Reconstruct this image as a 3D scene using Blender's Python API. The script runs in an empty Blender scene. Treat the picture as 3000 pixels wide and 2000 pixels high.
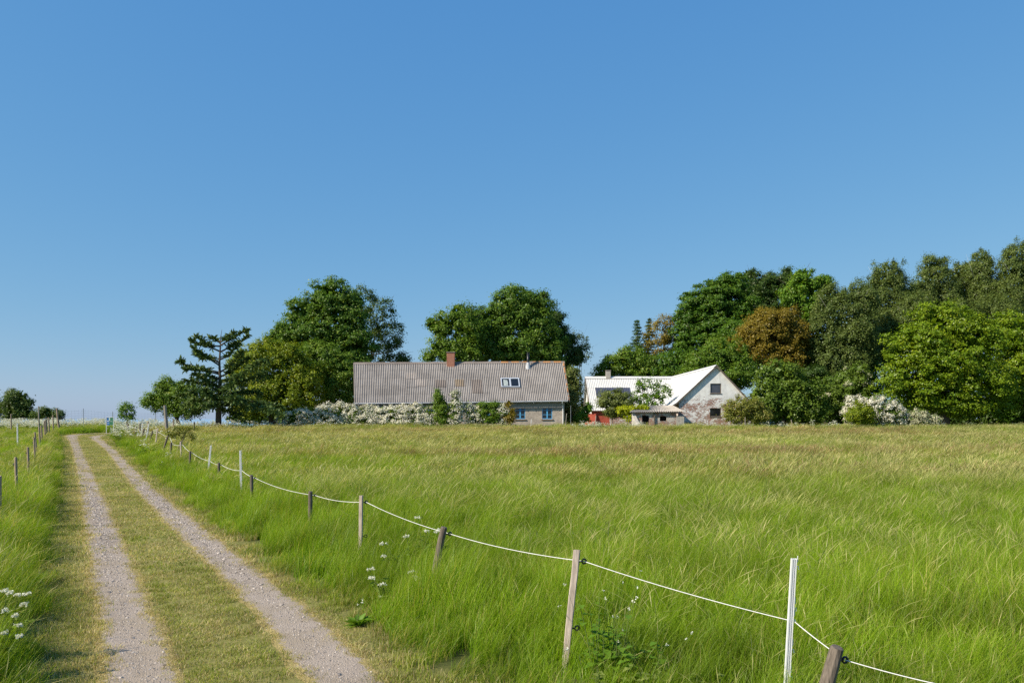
import bpy, math, random
import numpy as np
from mathutils import Vector
SC = bpy.context.scene
COL = SC.collection
PI = math.pi
F, YH, H, K = 2333.3, 1226.0, 2.33, 1.27551      # focal length in photo pixels, horizon row, eye height, overview scale
DS = 0.8
rnd = random.Random(7)
RNG = np.random.default_rng(11)

# ------------------------------------------------------------------ ground
GY = np.array([-60, 0, 28, 36, 45.6, 57.6, 69.6, 77.6, 88, 108, 136, 200, 320, 400]) * 1.0
GZ = np.array([0, 0, 0, .06, .2, .51, .98, 1.2, 1.3, 1.3, .8, -4, -15, -16.])
def g(y):
    y = np.asarray(y, float)
    return sum(np.interp(y + o, GY, GZ) for o in (-4, -2, 0, 2, 4)) / 5.0
def gz(y): return float(g(y))
def P(px, py, D):
    return Vector(((px - 1500) / F * D, D, H - (py - YH) / F * D))
def PO(ox, oy, D): return P(ox * K, oy * K, D)
def depth(py, off=0.0, lo=2.0, hi=110.0):
    """distance at which the ray through row py comes down to OFF above the ground"""
    for _ in range(50):
        m = (lo + hi) / 2
        if H - (py - YH) * m / F - gz(m) - off > 0: lo = m
        else: hi = m
    return lo

# ------------------------------------------------------------------ materials
def newmat(name):
    m = bpy.data.materials.new(name); m.use_nodes = True
    nt = m.node_tree; nt.nodes.clear()
    return m, nt, nt.nodes.new('ShaderNodeOutputMaterial')
def node(nt, t, **kw):
    n = nt.nodes.new(t)
    for k, v in kw.items(): setattr(n, k, v)
    return n
def setin(n, **kw):
    for k, v in kw.items(): n.inputs[k.replace('_', ' ')].default_value = v
    return n
def rgb(c): return (c[0], c[1], c[2], 1.0)
def mix(nt, fac, a, b, blend='MIX'):
    n = node(nt, 'ShaderNodeMix', data_type='RGBA', blend_type=blend)
    for i, s in ((0, fac), (6, a), (7, b)):
        if isinstance(s, (int, float)): n.inputs[i].default_value = s
        elif isinstance(s, tuple): n.inputs[i].default_value = rgb(s)
        else: nt.links.new(s, n.inputs[i])
    return n.outputs[2]
def ramp(nt, s, a, b, c0=0.0, c1=1.0):
    n = node(nt, 'ShaderNodeMapRange'); n.inputs['From Min'].default_value = a; n.inputs['From Max'].default_value = b
    n.inputs['To Min'].default_value = c0; n.inputs['To Max'].default_value = c1
    nt.links.new(s, n.inputs['Value']); return n.outputs['Result']
def math_(nt, op, a, b=0.0):
    n = node(nt, 'ShaderNodeMath', operation=op)
    for i, s in ((0, a), (1, b)):
        if isinstance(s, (int, float)): n.inputs[i].default_value = s
        else: nt.links.new(s, n.inputs[i])
    return n.outputs[0]
def noise(nt, vec, scale, detail=3.0, rough=.55, stretch=None):
    if stretch is not None:
        mp = node(nt, 'ShaderNodeMapping'); mp.inputs['Scale'].default_value = stretch
        nt.links.new(vec, mp.inputs['Vector']); vec = mp.outputs[0]
    n = node(nt, 'ShaderNodeTexNoise'); n.inputs['Scale'].default_value = scale
    n.inputs['Detail'].default_value = detail; n.inputs['Roughness'].default_value = rough
    nt.links.new(vec, n.inputs['Vector']); return n.outputs['Fac']
def wpos(nt): return node(nt, 'ShaderNodeNewGeometry').outputs['Position']
def opos(nt): return node(nt, 'ShaderNodeTexCoord').outputs['Object']
def island(nt): return node(nt, 'ShaderNodeNewGeometry').outputs['Random Per Island']
def principled(nt, out, col, rough=.8, spec=.3, bump=None, bstr=.3, bdist=.01, metal=0.0):
    p = node(nt, 'ShaderNodeBsdfPrincipled')
    if isinstance(col, tuple): p.inputs['Base Color'].default_value = rgb(col)
    else: nt.links.new(col, p.inputs['Base Color'])
    p.inputs['Roughness'].default_value = rough; p.inputs['Specular IOR Level'].default_value = spec
    p.inputs['Metallic'].default_value = metal
    if bump is not None:
        b = node(nt, 'ShaderNodeBump'); b.inputs['Strength'].default_value = bstr; b.inputs['Distance'].default_value = bdist
        nt.links.new(bump, b.inputs['Height']); nt.links.new(b.outputs[0], p.inputs['Normal'])
    nt.links.new(p.outputs[0], out.inputs['Surface']); return p
def leafy(nt, out, col, trans=.4, gloss=.02):
    d = node(nt, 'ShaderNodeBsdfDiffuse'); t = node(nt, 'ShaderNodeBsdfTranslucent'); m = node(nt, 'ShaderNodeMixShader')
    gl = node(nt, 'ShaderNodeBsdfGlossy'); gl.inputs['Roughness'].default_value = .45; m2 = node(nt, 'ShaderNodeMixShader')
    tc = mix(nt, 1.0, col, (1.15, 1.1, .55), 'MULTIPLY')
    nt.links.new(col, d.inputs['Color']); nt.links.new(tc, t.inputs['Color'])
    m.inputs[0].default_value = trans; nt.links.new(d.outputs[0], m.inputs[1]); nt.links.new(t.outputs[0], m.inputs[2])
    m2.inputs[0].default_value = gloss; nt.links.new(m.outputs[0], m2.inputs[1]); nt.links.new(gl.outputs[0], m2.inputs[2])
    nt.links.new(m2.outputs[0], out.inputs['Surface'])
LEAFCACHE = {}
def leaf_mat(name, c1, c2, c3=None, trans=.35, amt3=.06):
    """leaves: c1..c2 by leaf and by spray, some c3"""
    m, nt, out = newmat(name)
    if 'blossom' not in name and 'floret' not in name: c1, c2, c3 = [None if c is None else (c[0] * 2.0, c[1] * 2.0, c[2] * 1.0) for c in (c1, c2, c3)]
    r = island(nt); n = noise(nt, wpos(nt), .55, 3.0)
    n = ramp(nt, n, .35, .65)
    f = math_(nt, 'ADD', math_(nt, 'MULTIPLY', r, .5), math_(nt, 'MULTIPLY', n, .5))
    col = mix(nt, f, c1, c2)
    if c3 is not None:
        r2 = math_(nt, 'FRACT', math_(nt, 'MULTIPLY', r, 37.7))
        col = mix(nt, math_(nt, 'LESS_THAN', r2, amt3), col, c3)
    leafy(nt, out, col, trans); return m
def plain(name, col, rough=.7, spec=.3, nscale=6.0, var=.25, bstr=.15, metal=0.0):
    m, nt, out = newmat(name)
    n = noise(nt, opos(nt), nscale, 5.0)
    dark = tuple(c * (1 - var) for c in col); lite = tuple(min(.95, c * (1 + var)) for c in col)
    principled(nt, out, mix(nt, ramp(nt, n, .3, .7), dark, lite), rough, spec, n, bstr, .01, metal); return m

def wood_mat(name, dark, lite, rough=.85):
    m, nt, out = newmat(name)
    o = opos(nt)
    n = noise(nt, o, 9.0, 5.0, .6, (6, 6, .7)); n2 = noise(nt, o, 3.0, 4.0)
    f = math_(nt, 'ADD', math_(nt, 'MULTIPLY', ramp(nt, n, .3, .7), .7), math_(nt, 'MULTIPLY', ramp(nt, n2, .3, .7), .3))
    principled(nt, out, mix(nt, f, dark, lite), rough, .2, n, .6, .01); return m

M = {}
M['post_dark'] = wood_mat('weathered_dark_wood', (.045, .036, .028), (.24, .195, .155))
M['post_lath'] = wood_mat('grey_lath_wood', (.27, .215, .175), (.62, .52, .445))
M['post_brown'] = wood_mat('brown_stained_wood', (.20, .145, .10), (.42, .32, .235))
M['post_grey'] = wood_mat('grey_pole_wood', (.17, .15, .125), (.36, .32, .27))
M['white_plastic'] = plain('white_plastic', (.74, .74, .73), .4, .5, 8, .06, .03)
M['black_plastic'] = plain('black_plastic', (.012, .012, .013), .4, .5, 8, .1, .02)
M['metal'] = plain('zinc_metal', (.33, .35, .37), .45, .5, 8, .15, .05, .5)
M['rope'] = plain('white_rope', (.72, .71, .68), .8, .2, 60, .15, .3)
M['bark'] = wood_mat('tree_bark', (.035, .028, .02), (.13, .105, .08))
M['bark_light'] = wood_mat('pale_bark', (.16, .13, .10), (.36, .30, .24))
M['stem'] = plain('green_stem', (.11, .15, .04), .7, .2, 20, .25)
M['dead_twig'] = wood_mat('bare_twig', (.12, .09, .07), (.28, .23, .19))
# birch bark
def birch_bark():
    m, nt, out = newmat('birch_bark')
    n = noise(nt, opos(nt), 1.2, 5.0, .6, (2, 2, 1.4))
    principled(nt, out, mix(nt, ramp(nt, n, .56, .63), (.58, .55, .5), (.06, .055, .05)), .7, .2, n); return m
M['birch'] = birch_bark()

# ------------------------------------------------------------------ objects
def tag(o, label=None, cat=None, group=None, kind=None):
    if label: o['label'] = label
    if cat: o['category'] = cat
    if group: o['group'] = group
    if kind: o['kind'] = kind
    return o
def empty(name, loc, label, cat, group=None):
    o = bpy.data.objects.new(name, None); COL.objects.link(o); o.location = loc
    o.empty_display_size = .2
    return tag(o, label, cat, group)
class MB:
    def __init__(s): s.v = []; s.f = []; s.m = []; s.n = 0
    def add(s, v, f, mi=0):
        v = [tuple(x) for x in v]
        s.v += v; s.f += [tuple(i + s.n for i in q) for q in f]; s.m += [mi] * len(f); s.n += len(v)
    def box(s, a, b, mi=0):
        x0, y0, z0 = a; x1, y1, z1 = b
        s.add([(x0, y0, z0), (x1, y0, z0), (x1, y1, z0), (x0, y1, z0), (x0, y0, z1), (x1, y0, z1), (x1, y1, z1), (x0, y1, z1)],
              [(0, 3, 2, 1), (4, 5, 6, 7), (0, 1, 5, 4), (1, 2, 6, 5), (2, 3, 7, 6), (3, 0, 4, 7)], mi)
    def tube(s, pts, rad, n=8, mi=0, cap=True, squ=None):
        pts = [Vector(p) for p in pts]
        if not isinstance(rad, (list, tuple)): rad = [rad] * len(pts)
        vs = []; fs = []
        for i, p in enumerate(pts):
            d = (pts[min(i + 1, len(pts) - 1)] - pts[max(i - 1, 0)])
            d = d.normalized() if d.length > 1e-9 else Vector((0, 0, 1))
            a = Vector((1, 0, 0)) if abs(d.x) < .9 else Vector((0, 1, 0))
            if abs(d.z) < .9: a = Vector((0, 0, 1))
            u = d.cross(a).normalized(); w = d.cross(u)
            for k in range(n):
                t = 2 * PI * k / n
                vs.append(p + (u * math.cos(t) + w * math.sin(t)) * rad[i])
        for i in range(len(pts) - 1):
            for k in range(n):
                k2 = (k + 1) % n
                fs.append((i * n + k, i * n + k2, (i + 1) * n + k2, (i + 1) * n + k))
        if cap:
            fs.append(tuple(range(n))[::-1]); fs.append(tuple((len(pts) - 1) * n + k for k in range(n)))
        s.add(vs, fs, mi)
    def prism(s, poly, off, mi=0):
        """polygon (3-D points in a plane) pushed along OFF"""
        n = len(poly); off = Vector(off); a = [Vector(p) for p in poly]
        s.add(a + [p + off for p in a], [tuple(range(n)), tuple(range(2 * n - 1, n - 1, -1))] + [(i, i + n, (i + 1) % n + n, (i + 1) % n) for i in range(n)], mi)
    def build(s, name, mats, parent=None, smooth=False, fix=True):
        me = bpy.data.meshes.new(name); me.from_pydata(s.v, [], s.f)
        for m in (mats if isinstance(mats, (list, tuple)) else [mats]): me.materials.append(m)
        me.polygons.foreach_set('material_index', s.m)
        if smooth: me.polygons.foreach_set('use_smooth', [True] * len(s.f))
        if fix:
            import bmesh
            bm = bmesh.new(); bm.from_mesh(me); bmesh.ops.recalc_face_normals(bm, faces=bm.faces[:]); bm.to_mesh(me); bm.free()
        me.update()
        return link(name, me, parent)
def link(name, me, parent=None):
    o = bpy.data.objects.new(name, me); COL.objects.link(o)
    if parent is not None:
        o.parent = parent
        w = parent.location.copy(); q = parent.parent
        while q is not None: w += q.location; q = q.parent
        o.location = -w
    return o
def npmesh(name, V, Q, mats, mi=None, attrs=None):
    """mesh from arrays: V (n,3), Q (m,4) quads or (m,3)"""
    me = bpy.data.meshes.new(name); k = Q.shape[1]
    me.vertices.add(len(V)); me.vertices.foreach_set('co', np.ascontiguousarray(V, dtype=np.float32).ravel())
    me.loops.add(Q.size); me.loops.foreach_set('vertex_index', np.ascontiguousarray(Q, dtype=np.int32).ravel())
    me.polygons.add(len(Q)); me.polygons.foreach_set('loop_start', np.arange(0, Q.size, k, dtype=np.int32))
    for m in (mats if isinstance(mats, (list, tuple)) else [mats]): me.materials.append(m)
    if mi is not None: me.polygons.foreach_set('material_index', np.ascontiguousarray(mi, dtype=np.int32))
    for n, a in (attrs or {}).items():
        at = me.attributes.new(n, 'FLOAT', 'POINT'); at.data.foreach_set('value', np.ascontiguousarray(a, dtype=np.float32))
    me.update(calc_edges=True); me.validate()
    return me

# ------------------------------------------------------------------ the two wheel tracks
LT = [(2060, 350, 530), (2000, 333, 506), (1900, 313, 465), (1800, 299, 428), (1700, 286, 396), (1600, 265, 362), (1577, 262, 350), (1478, 250, 305),
      (1411, 237, 277), (1345, 221, 257), (1312, 212, 239), (1292, 206.5, 229), (1280, 201, 221)]
RT = [(2060, 1000, 1150), (2000, 956, 1096), (1900, 884, 1000), (1800, 786, 892), (1700, 684, 783), (1657, 628, 727), (1603, 570, 652), (1555, 520, 601), (1511, 475, 541),
      (1444.7, 408, 457), (1411, 381, 421), (1378, 361, 396), (1345, 343, 369), (1312, 315, 338), (1296, 293, 312), (1283, 272, 287)]
def track_line(rows):
    out = []
    for py, a, b in rows:
        D = depth(py); out.append(((a - 1500) / F * D, D, (b - 1500) / F * D))
    return out
def smooth_line(pts, n=4):
    p = np.array(pts, float)
    for _ in range(n):
        q = p.copy(); q[1:-1] = .25 * p[:-2] + .5 * p[1:-1] + .25 * p[2:]; p = q
    return p
lw = track_line(LT); rw = track_line(RT)
LC = [((a + b) / 2, D) for a, D, b in lw]; RC = [((a + b) / 2, D) for a, D, b in rw]
# the far bend to the right, behind the verge
def resample(pts, step):
    p = np.array(pts, float); s = np.concatenate([[0], np.cumsum(np.hypot(*np.diff(p, axis=0).T))])
    t = np.arange(0, s[-1], step); return np.stack([np.interp(t, s, p[:, 0]), np.interp(t, s, p[:, 1])], 1)
def onground(rows):
    return [((px - 1500) / F * depth(py), depth(py)) for px, py in rows]
LC = [tuple(p) for p in smooth_line(LC, 3)] + onground([(210, 1277), (215, 1274.6), (226, 1272.6), (243, 1271.2), (265, 1270.3), (300, 1269.5), (350, 1268.9), (420, 1268.4)])
RC = [tuple(p) for p in smooth_line(RC, 3)] + onground([(276, 1280.5), (278, 1278.4), (285, 1276.4), (297, 1274.6), (315, 1273.2), (345, 1272.2), (420, 1271.3)])
LC, RC = resample(LC, .6), resample(RC, .6)
for _ in range(3):
    for A in (LC, RC): A[1:-1] = .25 * A[:-2] + .5 * A[1:-1] + .25 * A[2:]
def head(C):
    d = C[0] - C[1]; d = d / np.hypot(*d)
    return np.concatenate([C[0] + d * np.arange(14, 0, -1)[:, None], C])
LC, RC = head(LC), head(RC)
YTOP = LC[:, 1].max()
def mono(C):
    k = np.argmax(C[:, 1] > 61) or len(C)
    return C[:k, 1], C[:k, 0]
LY, LX = mono(LC); RY, RX = mono(RC)
COSA = .88
def polydist(x, y, C):
    d = np.full(x.shape, 1e9)
    for a, b in zip(C[:-1], C[1:]):
        e = b - a; L = e @ e
        t = np.clip(((x - a[0]) * e[0] + (y - a[1]) * e[1]) / L, 0, 1)
        d = np.minimum(d, np.hypot(x - a[0] - t * e[0], y - a[1] - t * e[1]))
    return d
def vnoise(x, y, s, seed=0):
    """smooth value noise 0..1"""
    x = np.asarray(x) / s + seed * 17.3; y = np.asarray(y) / s + seed * 9.1
    xi = np.floor(x).astype(int); yi = np.floor(y).astype(int); fx = x - xi; fy = y - yi
    fx = fx * fx * (3 - 2 * fx); fy = fy * fy * (3 - 2 * fy)
    def h(a, b):
        n = (a * 374761393 + b * 668265263 + seed * 69069) & 0x7fffffff
        n = ((n ^ (n >> 13)) * 1274126177) & 0x7fffffff
        return (n & 0xffff) / 65535.0
    return (h(xi, yi) * (1 - fx) + h(xi + 1, yi) * fx) * (1 - fy) + (h(xi, yi + 1) * (1 - fx) + h(xi + 1, yi + 1) * fx) * fy
def zones(x, y):
    """height of the grass at each point (0 on gravel) and 1 where it is mown"""
    ex = np.clip(y - 61, 0, 6) * .56; sL = (x - np.interp(y, LY, LX) + ex) * COSA; sR = (x - np.interp(y, RY, RX) + ex) * COSA
    dL = polydist(x, y, LC); dR = polydist(x, y, RC); d = np.minimum(dL, dR)
    wob = (vnoise(x, y, 1.1, 3) - .5) * .35
    hL = np.interp(-sL + wob, [.9, 1.12, 1.5, 2.2, 3.2], [.05, .4, .62, .62, .45])
    hL = np.where(-sL > 2.6, .34 + .15 * vnoise(x, y, 3, 5), hL)
    hR = np.interp(sR + wob * 1.3, [.45, .7, 1.0, 1.5, 2.4, 5], [.04, .12, .28, .47, .58, .62]) * np.where((sR > .5), np.interp(y, [6.5, 8.6], [.6, 1.0]), 1)
    h = np.where(sL < 0, hL, np.where(sR > 0, hR, .04))
    far = y > 61
    hf = np.interp(d, [1.1, 1.35, 2.1], [.04, .5, .6])
    between = (sL > -.5) & (sR < .3) & (y < YTOP - 1.5)
    h = np.where(far, np.where(between, .04, np.where((sL < -2.6), h, np.maximum(hf, .04))), h)
    h = np.where((y > YTOP + 1.2), np.maximum(.55, h), h)
    gravel = d < np.interp(y, [60, 67], [.19, .42]) + (vnoise(x, y, .25, 71) - .5) * .16
    mown = (h < .13)
    return h, mown, gravel, d, sL, sR

# ------------------------------------------------------------------ ground sheet
def ground_mat():
    m, nt, out = newmat('ground_soil')
    p = wpos(nt)
    a = node(nt, 'ShaderNodeAttribute', attribute_name='mown').outputs['Fac']
    n1 = noise(nt, p, 1.1, 6.0, .65); n2 = noise(nt, p, 24.0, 4.0, .7); n3 = noise(nt, p, 160.0, 2.0)
    tall = mix(nt, ramp(nt, n1, .35, .65), (.055, .07, .018), (.10, .105, .035))
    lawn = mix(nt, ramp(nt, n1, .3, .7), (.15, .165, .04), (.27, .235, .09))
    lawn = mix(nt, ramp(nt, n2, .38, .66), lawn, (.33, .265, .105))
    lawn = mix(nt, ramp(nt, n3, .35, .7), lawn, (.15, .16, .035))
    principled(nt, out, mix(nt, a, tall, lawn), .95, .1, n2, .5, .03); return m
ys = np.concatenate([np.arange(-30, 2, 4.0), np.arange(2, 30, .35), np.arange(30, 80, .6), np.arange(80, 140, 2.0), np.arange(140, 420, 12.0), [600, 1200, 3000, 7000]])
xs = np.concatenate([[-7000, -2500, -900, -400, -220], np.arange(-140, -60, 8.0), np.arange(-60, -30, 1.2), np.arange(-30, 12, .45), np.arange(12, 60, 1.2), np.arange(60, 140, 8.0), [220, 400, 900, 2500, 7000]])
XX, YY = np.meshgrid(xs, ys); nx, ny = len(xs), len(ys)
hh, mo, gr, dd, sl, sr = zones(XX.ravel(), YY.ravel())
ZZ = g(YY.ravel()); ZZ = np.where(YY.ravel() > 90, ZZ + np.maximum(0, 1.3 - ZZ) * np.clip((XX.ravel() + 40) / 14, 0, 1), ZZ)
idx = np.arange(nx * ny).reshape(ny, nx)
Q = np.stack([idx[:-1, :-1], idx[:-1, 1:], idx[1:, 1:], idx[1:, :-1]], -1).reshape(-1, 4)
gm = npmesh('ground', np.stack([XX.ravel(), YY.ravel(), ZZ], 1), Q, ground_mat(), attrs={'mown': np.clip((.2 - hh) / .12, 0, 1) * (YY.ravel() < 75)})
gm.polygons.foreach_set('use_smooth', [True] * len(Q))
tag(link('ground', gm), kind='structure')

# the sea far beyond the crest
def sea_mat():
    m, nt, out = newmat('sea_water')
    n = noise(nt, wpos(nt), .02, 4.0)
    principled(nt, out, mix(nt, n, (.24, .36, .47), (.3, .42, .52)), .35, .5, n, .2, .5); return m
sm = MB(); sm.add([(-9000, 340, -13), (9000, 340, -13), (9000, 30000, -13), (-9000, 30000, -13)], [(0, 1, 2, 3)])
tag(sm.build('sea', sea_mat(), fix=False), kind='structure')

def gravel_mat():
    m, nt, out = newmat('gravel')
    p = wpos(nt)
    v = node(nt, 'ShaderNodeTexVoronoi'); v.inputs['Scale'].default_value = 55; nt.links.new(p, v.inputs['Vector'])
    n = noise(nt, p, 1.6, 5.0); n2 = noise(nt, p, 26.0, 4.0, .7)
    col = mix(nt, v.outputs['Color'], (.25, .205, .165), (.44, .37, .305))
    col = mix(nt, ramp(nt, n2, .35, .7), col, (.36, .295, .24))
    col = mix(nt, ramp(nt, n, .38, .66, 0, .6), col, (.28, .225, .155))
    col = mix(nt, ramp(nt, noise(nt, p, .55, 4.0, .6), .48, .7, 0, .55), col, (.22, .18, .15))
    e = node(nt, 'ShaderNodeAttribute', attribute_name='e').outputs['Fac']; n5 = noise(nt, p, 9.0, 5.0, .7)
    soil = mix(nt, ramp(nt, n2, .35, .65), (.22, .18, .06), (.40, .31, .13))
    col = mix(nt, ramp(nt, math_(nt, 'ADD', e, math_(nt, 'MULTIPLY', math_(nt, 'SUBTRACT', n5, .5), 1.1)), .66, .80), col, soil)
    principled(nt, out, col, .95, .15, v.outputs['Distance'], .6, .012); return m
gmat = gravel_mat()
def ribbon(C, seed):
    p = resample(C, .12)
    t = np.gradient(p, axis=0); t /= np.hypot(t[:, 0], t[:, 1])[:, None]; nrm = np.stack([t[:, 1], -t[:, 0]], 1)
    s = np.arange(len(p)) * .12
    ea = .35 + .10 * (vnoise(s, s * 0, .5, seed) - .5) + .07 * (vnoise(s, s * 0, .17, seed + 1) - .5)
    eb = .35 + .10 * (vnoise(s, s * 0, .5, seed + 2) - .5) + .07 * (vnoise(s, s * 0, .17, seed + 3) - .5)
    us = np.linspace(-1, 1, 9); wide = np.interp(p[:, 1], [60, 67], [1, 1.8]); ea = ea * wide; eb = eb * wide
    off = np.where(us[None] < 0, us[None] * ea[:, None], us[None] * eb[:, None])
    X = p[:, 0:1] + nrm[:, 0:1] * off; Y = p[:, 1:2] + nrm[:, 1:2] * off
    Z = g(Y) + .014 - .006 * np.cos(us * PI * .5)[None] - .012 * np.abs(us[None]) ** 6
    n = len(p); ii = np.arange(n * 9).reshape(n, 9)
    Qr = np.stack([ii[:-1, :-1], ii[:-1, 1:], ii[1:, 1:], ii[1:, :-1]], -1).reshape(-1, 4)
    return npmesh('track', np.stack([X.ravel(), Y.ravel(), Z.ravel()], 1), Qr, gmat, attrs={'e': np.tile(np.abs(us), n)})
tag(link('track', ribbon(LC, 20)), kind='structure'); tag(link('track', ribbon(RC, 30)), kind='structure')

# ------------------------------------------------------------------ scatter: one object of points that carries copies of small meshes
def scatter(name, pts, srcs, idx, rot, scl, tint, label=None, kind='stuff'):
    me = bpy.data.meshes.new(name); n = len(pts)
    me.vertices.add(n); me.vertices.foreach_set('co', np.ascontiguousarray(pts, dtype=np.float32).ravel())
    a = me.attributes.new('idx', 'INT', 'POINT'); a.data.foreach_set('value', np.ascontiguousarray(idx, dtype=np.int32))
    for nm, arr in (('rot', rot), ('scl', scl), ('tint', tint)):
        a = me.attributes.new(nm, 'FLOAT_VECTOR', 'POINT'); a.data.foreach_set('vector', np.ascontiguousarray(arr, dtype=np.float32).ravel())
    ob = link(name, me); tag(ob, label, kind=kind)
    ng = bpy.data.node_groups.new(name, 'GeometryNodeTree')
    ng.interface.new_socket('Geometry', in_out='INPUT', socket_type='NodeSocketGeometry')
    ng.interface.new_socket('Geometry', in_out='OUTPUT', socket_type='NodeSocketGeometry')
    N, L = ng.nodes, ng.links
    gi = N.new('NodeGroupInput'); go = N.new('NodeGroupOutput'); iop = N.new('GeometryNodeInstanceOnPoints'); g2i = N.new('GeometryNodeGeometryToInstance')
    for s in reversed(srcs):
        so = bpy.data.objects.new(name, s)
        oi = N.new('GeometryNodeObjectInfo'); oi.inputs['Object'].default_value = so; oi.inputs['As Instance'].default_value = False
        L.new(oi.outputs['Geometry'], g2i.inputs[0])
    def attr(nm, t):
        x = N.new('GeometryNodeInputNamedAttribute'); x.data_type = t; x.inputs[0].default_value = nm; return x.outputs[0]
    L.new(gi.outputs[0], iop.inputs['Points']); L.new(g2i.outputs[0], iop.inputs['Instance']); iop.inputs['Pick Instance'].default_value = True
    L.new(attr('idx', 'INT'), iop.inputs['Instance Index']); L.new(attr('rot', 'FLOAT_VECTOR'), iop.inputs['Rotation']); L.new(attr('scl', 'FLOAT_VECTOR'), iop.inputs['Scale'])
    L.new(iop.outputs[0], go.inputs[0])
    ob.modifiers.new('scatter', 'NODES').node_group = ng
    return ob

def grass_mat(name, lo, hi, tip, dry, red, trans=.45, seed=False):
    """blades: lo..hi green by blade, paler to the tip, dry where tint.x is high, red-brown where tint.y is high"""
    m, nt, out = newmat(name)
    r = island(nt); p = wpos(nt)
    t = node(nt, 'ShaderNodeAttribute', attribute_name='t').outputs['Fac']
    ti = node(nt, 'ShaderNodeAttribute', attribute_name='tint'); ti.attribute_type = 'INSTANCER'
    sp = node(nt, 'ShaderNodeSeparateXYZ'); nt.links.new(ti.outputs['Vector'], sp.inputs[0])
    n = ramp(nt, noise(nt, p, .35, 4.0, .6), .35, .65)
    f = math_(nt, 'ADD', math_(nt, 'MULTIPLY', r, .55), math_(nt, 'MULTIPLY', n, .45))
    col = mix(nt, f, lo, hi)
    col = mix(nt, ramp(nt, t, .3, 1.0, 0, .75), col, tip)
    r2 = math_(nt, 'FRACT', math_(nt, 'MULTIPLY', r, 91.3))
    col = mix(nt, math_(nt, 'LESS_THAN', r2, sp.outputs[0]), col, dry)
    r3 = math_(nt, 'FRACT', math_(nt, 'MULTIPLY', r, 53.9))
    col = mix(nt, math_(nt, 'LESS_THAN', r3, sp.outputs[1]), col, red)
    k = ramp(nt, sp.outputs[2], 0, 1, .60, 1.28); hv = node(nt, 'ShaderNodeHueSaturation'); nt.links.new(k, hv.inputs['Value']); nt.links.new(col, hv.inputs['Color']); col = hv.outputs[0]
    leafy(nt, out, col, trans, .02); return m
G_NEAR = grass_mat('meadow_blade', (.075, .185, .006), (.26, .41, .012), (.32, .44, .022), (.50, .45, .12), (.38, .26, .10), .5)
G_SEED = grass_mat('seed_head', (.27, .28, .075), (.43, .42, .14), (.40, .40, .13), (.60, .53, .23), (.36, .235, .115), .4)
G_MOWN = grass_mat('mown_blade', (.15, .235, .016), (.31, .36, .045), (.38, .39, .085), (.58, .50, .24), (.42, .32, .16), .4)
WH = leaf_mat('white_floret', (.66, .66, .56), (.82, .82, .74), None, .25)

def tuft(n, R, hr, w, lean, segs, seeds=0, seed_h=(.7, .95), seedw=2.6, spread=.8, seed=0, wind=1.0):
    r = np.random.default_rng(seed)
    Vs, Qs, Ts, Ms = [], [], [], []; base = 0
    for kind, cnt in ((0, n), (1, seeds)):
        if not cnt: continue
        S = segs if kind == 0 else 8
        rad = R * np.sqrt(r.random(cnt)); th = r.random(cnt) * 2 * PI
        bx, by = rad * np.cos(th), rad * np.sin(th)
        hgt = r.uniform(*(hr if kind == 0 else seed_h), cnt)
        dx = .75 * wind + r.normal(0, spread, cnt); dy = r.normal(0, spread * .8, cnt)
        dl = np.hypot(dx, dy) + 1e-6; ln = lean * r.uniform(.4, 1.5, cnt) * (1.15 if kind else 1)
        dx, dy = dx / dl, dy / dl
        fa = r.random(cnt) * 2 * PI; sx, sy = np.cos(fa), np.sin(fa)
        s = np.linspace(0, 1, S + 1)[None]
        cz = hgt[:, None] * (s - (.30 if kind else .2) * ln[:, None] * s ** 4)
        off = hgt[:, None] * ln[:, None] * (.18 * s + .82 * s ** 3.0) * (1.25 if kind else 1.0)
        cx = bx[:, None] + dx[:, None] * off; cy = by[:, None] + dy[:, None] * off
        if kind == 0: wd = w * r.uniform(.6, 1.3, cnt)[:, None] * (1 - .92 * s ** 1.6) * .5
        else:
            wd = np.where(s < .8, .34 * w, w * seedw * np.clip(1 - np.abs(s - .9) / .12, .15, 1)) * .5 * r.uniform(.7, 1.2, cnt)[:, None]
        a = np.stack([cx - sx[:, None] * wd, cy - sy[:, None] * wd, cz], -1); b = np.stack([cx + sx[:, None] * wd, cy + sy[:, None] * wd, cz], -1)
        V = np.stack([a, b], 2).reshape(-1, 3)
        ii = np.arange(cnt * (S + 1) * 2).reshape(cnt, S + 1, 2) + base
        Q = np.stack([ii[:, :-1, 0], ii[:, :-1, 1], ii[:, 1:, 1], ii[:, 1:, 0]], -1)
        mi = np.zeros((cnt, S), int)
        if kind: mi[:, 6:] = 1
        Vs.append(V); Qs.append(Q.reshape(-1, 4)); Ms.append(mi.ravel()); Ts.append(np.repeat(np.broadcast_to(s, (cnt, S + 1))[..., None], 2, 2).ravel()); base += len(V)
    return np.concatenate(Vs), np.concatenate(Qs), np.concatenate(Ts), np.concatenate(Ms)
def tuft_mesh(name, mats, **kw):
    V, Qd, T, mi = tuft(**kw)
    return npmesh(name, V, Qd, mats, mi, {'t': T})
def cand(y0, y1, dens, x0=None, x1=None):
    """random points in the strip of view between two distances"""
    w = .66 * y1 + 3.5; a = -w if x0 is None else x0; b = w if x1 is None else x1
    n = int((b - a) * (y1 - y0) * dens)
    x = RNG.uniform(a, b, n); y = RNG.uniform(y0, y1, n)
    k = np.abs(x) < .66 * y + 3.5
    return x[k], y[k]

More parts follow.
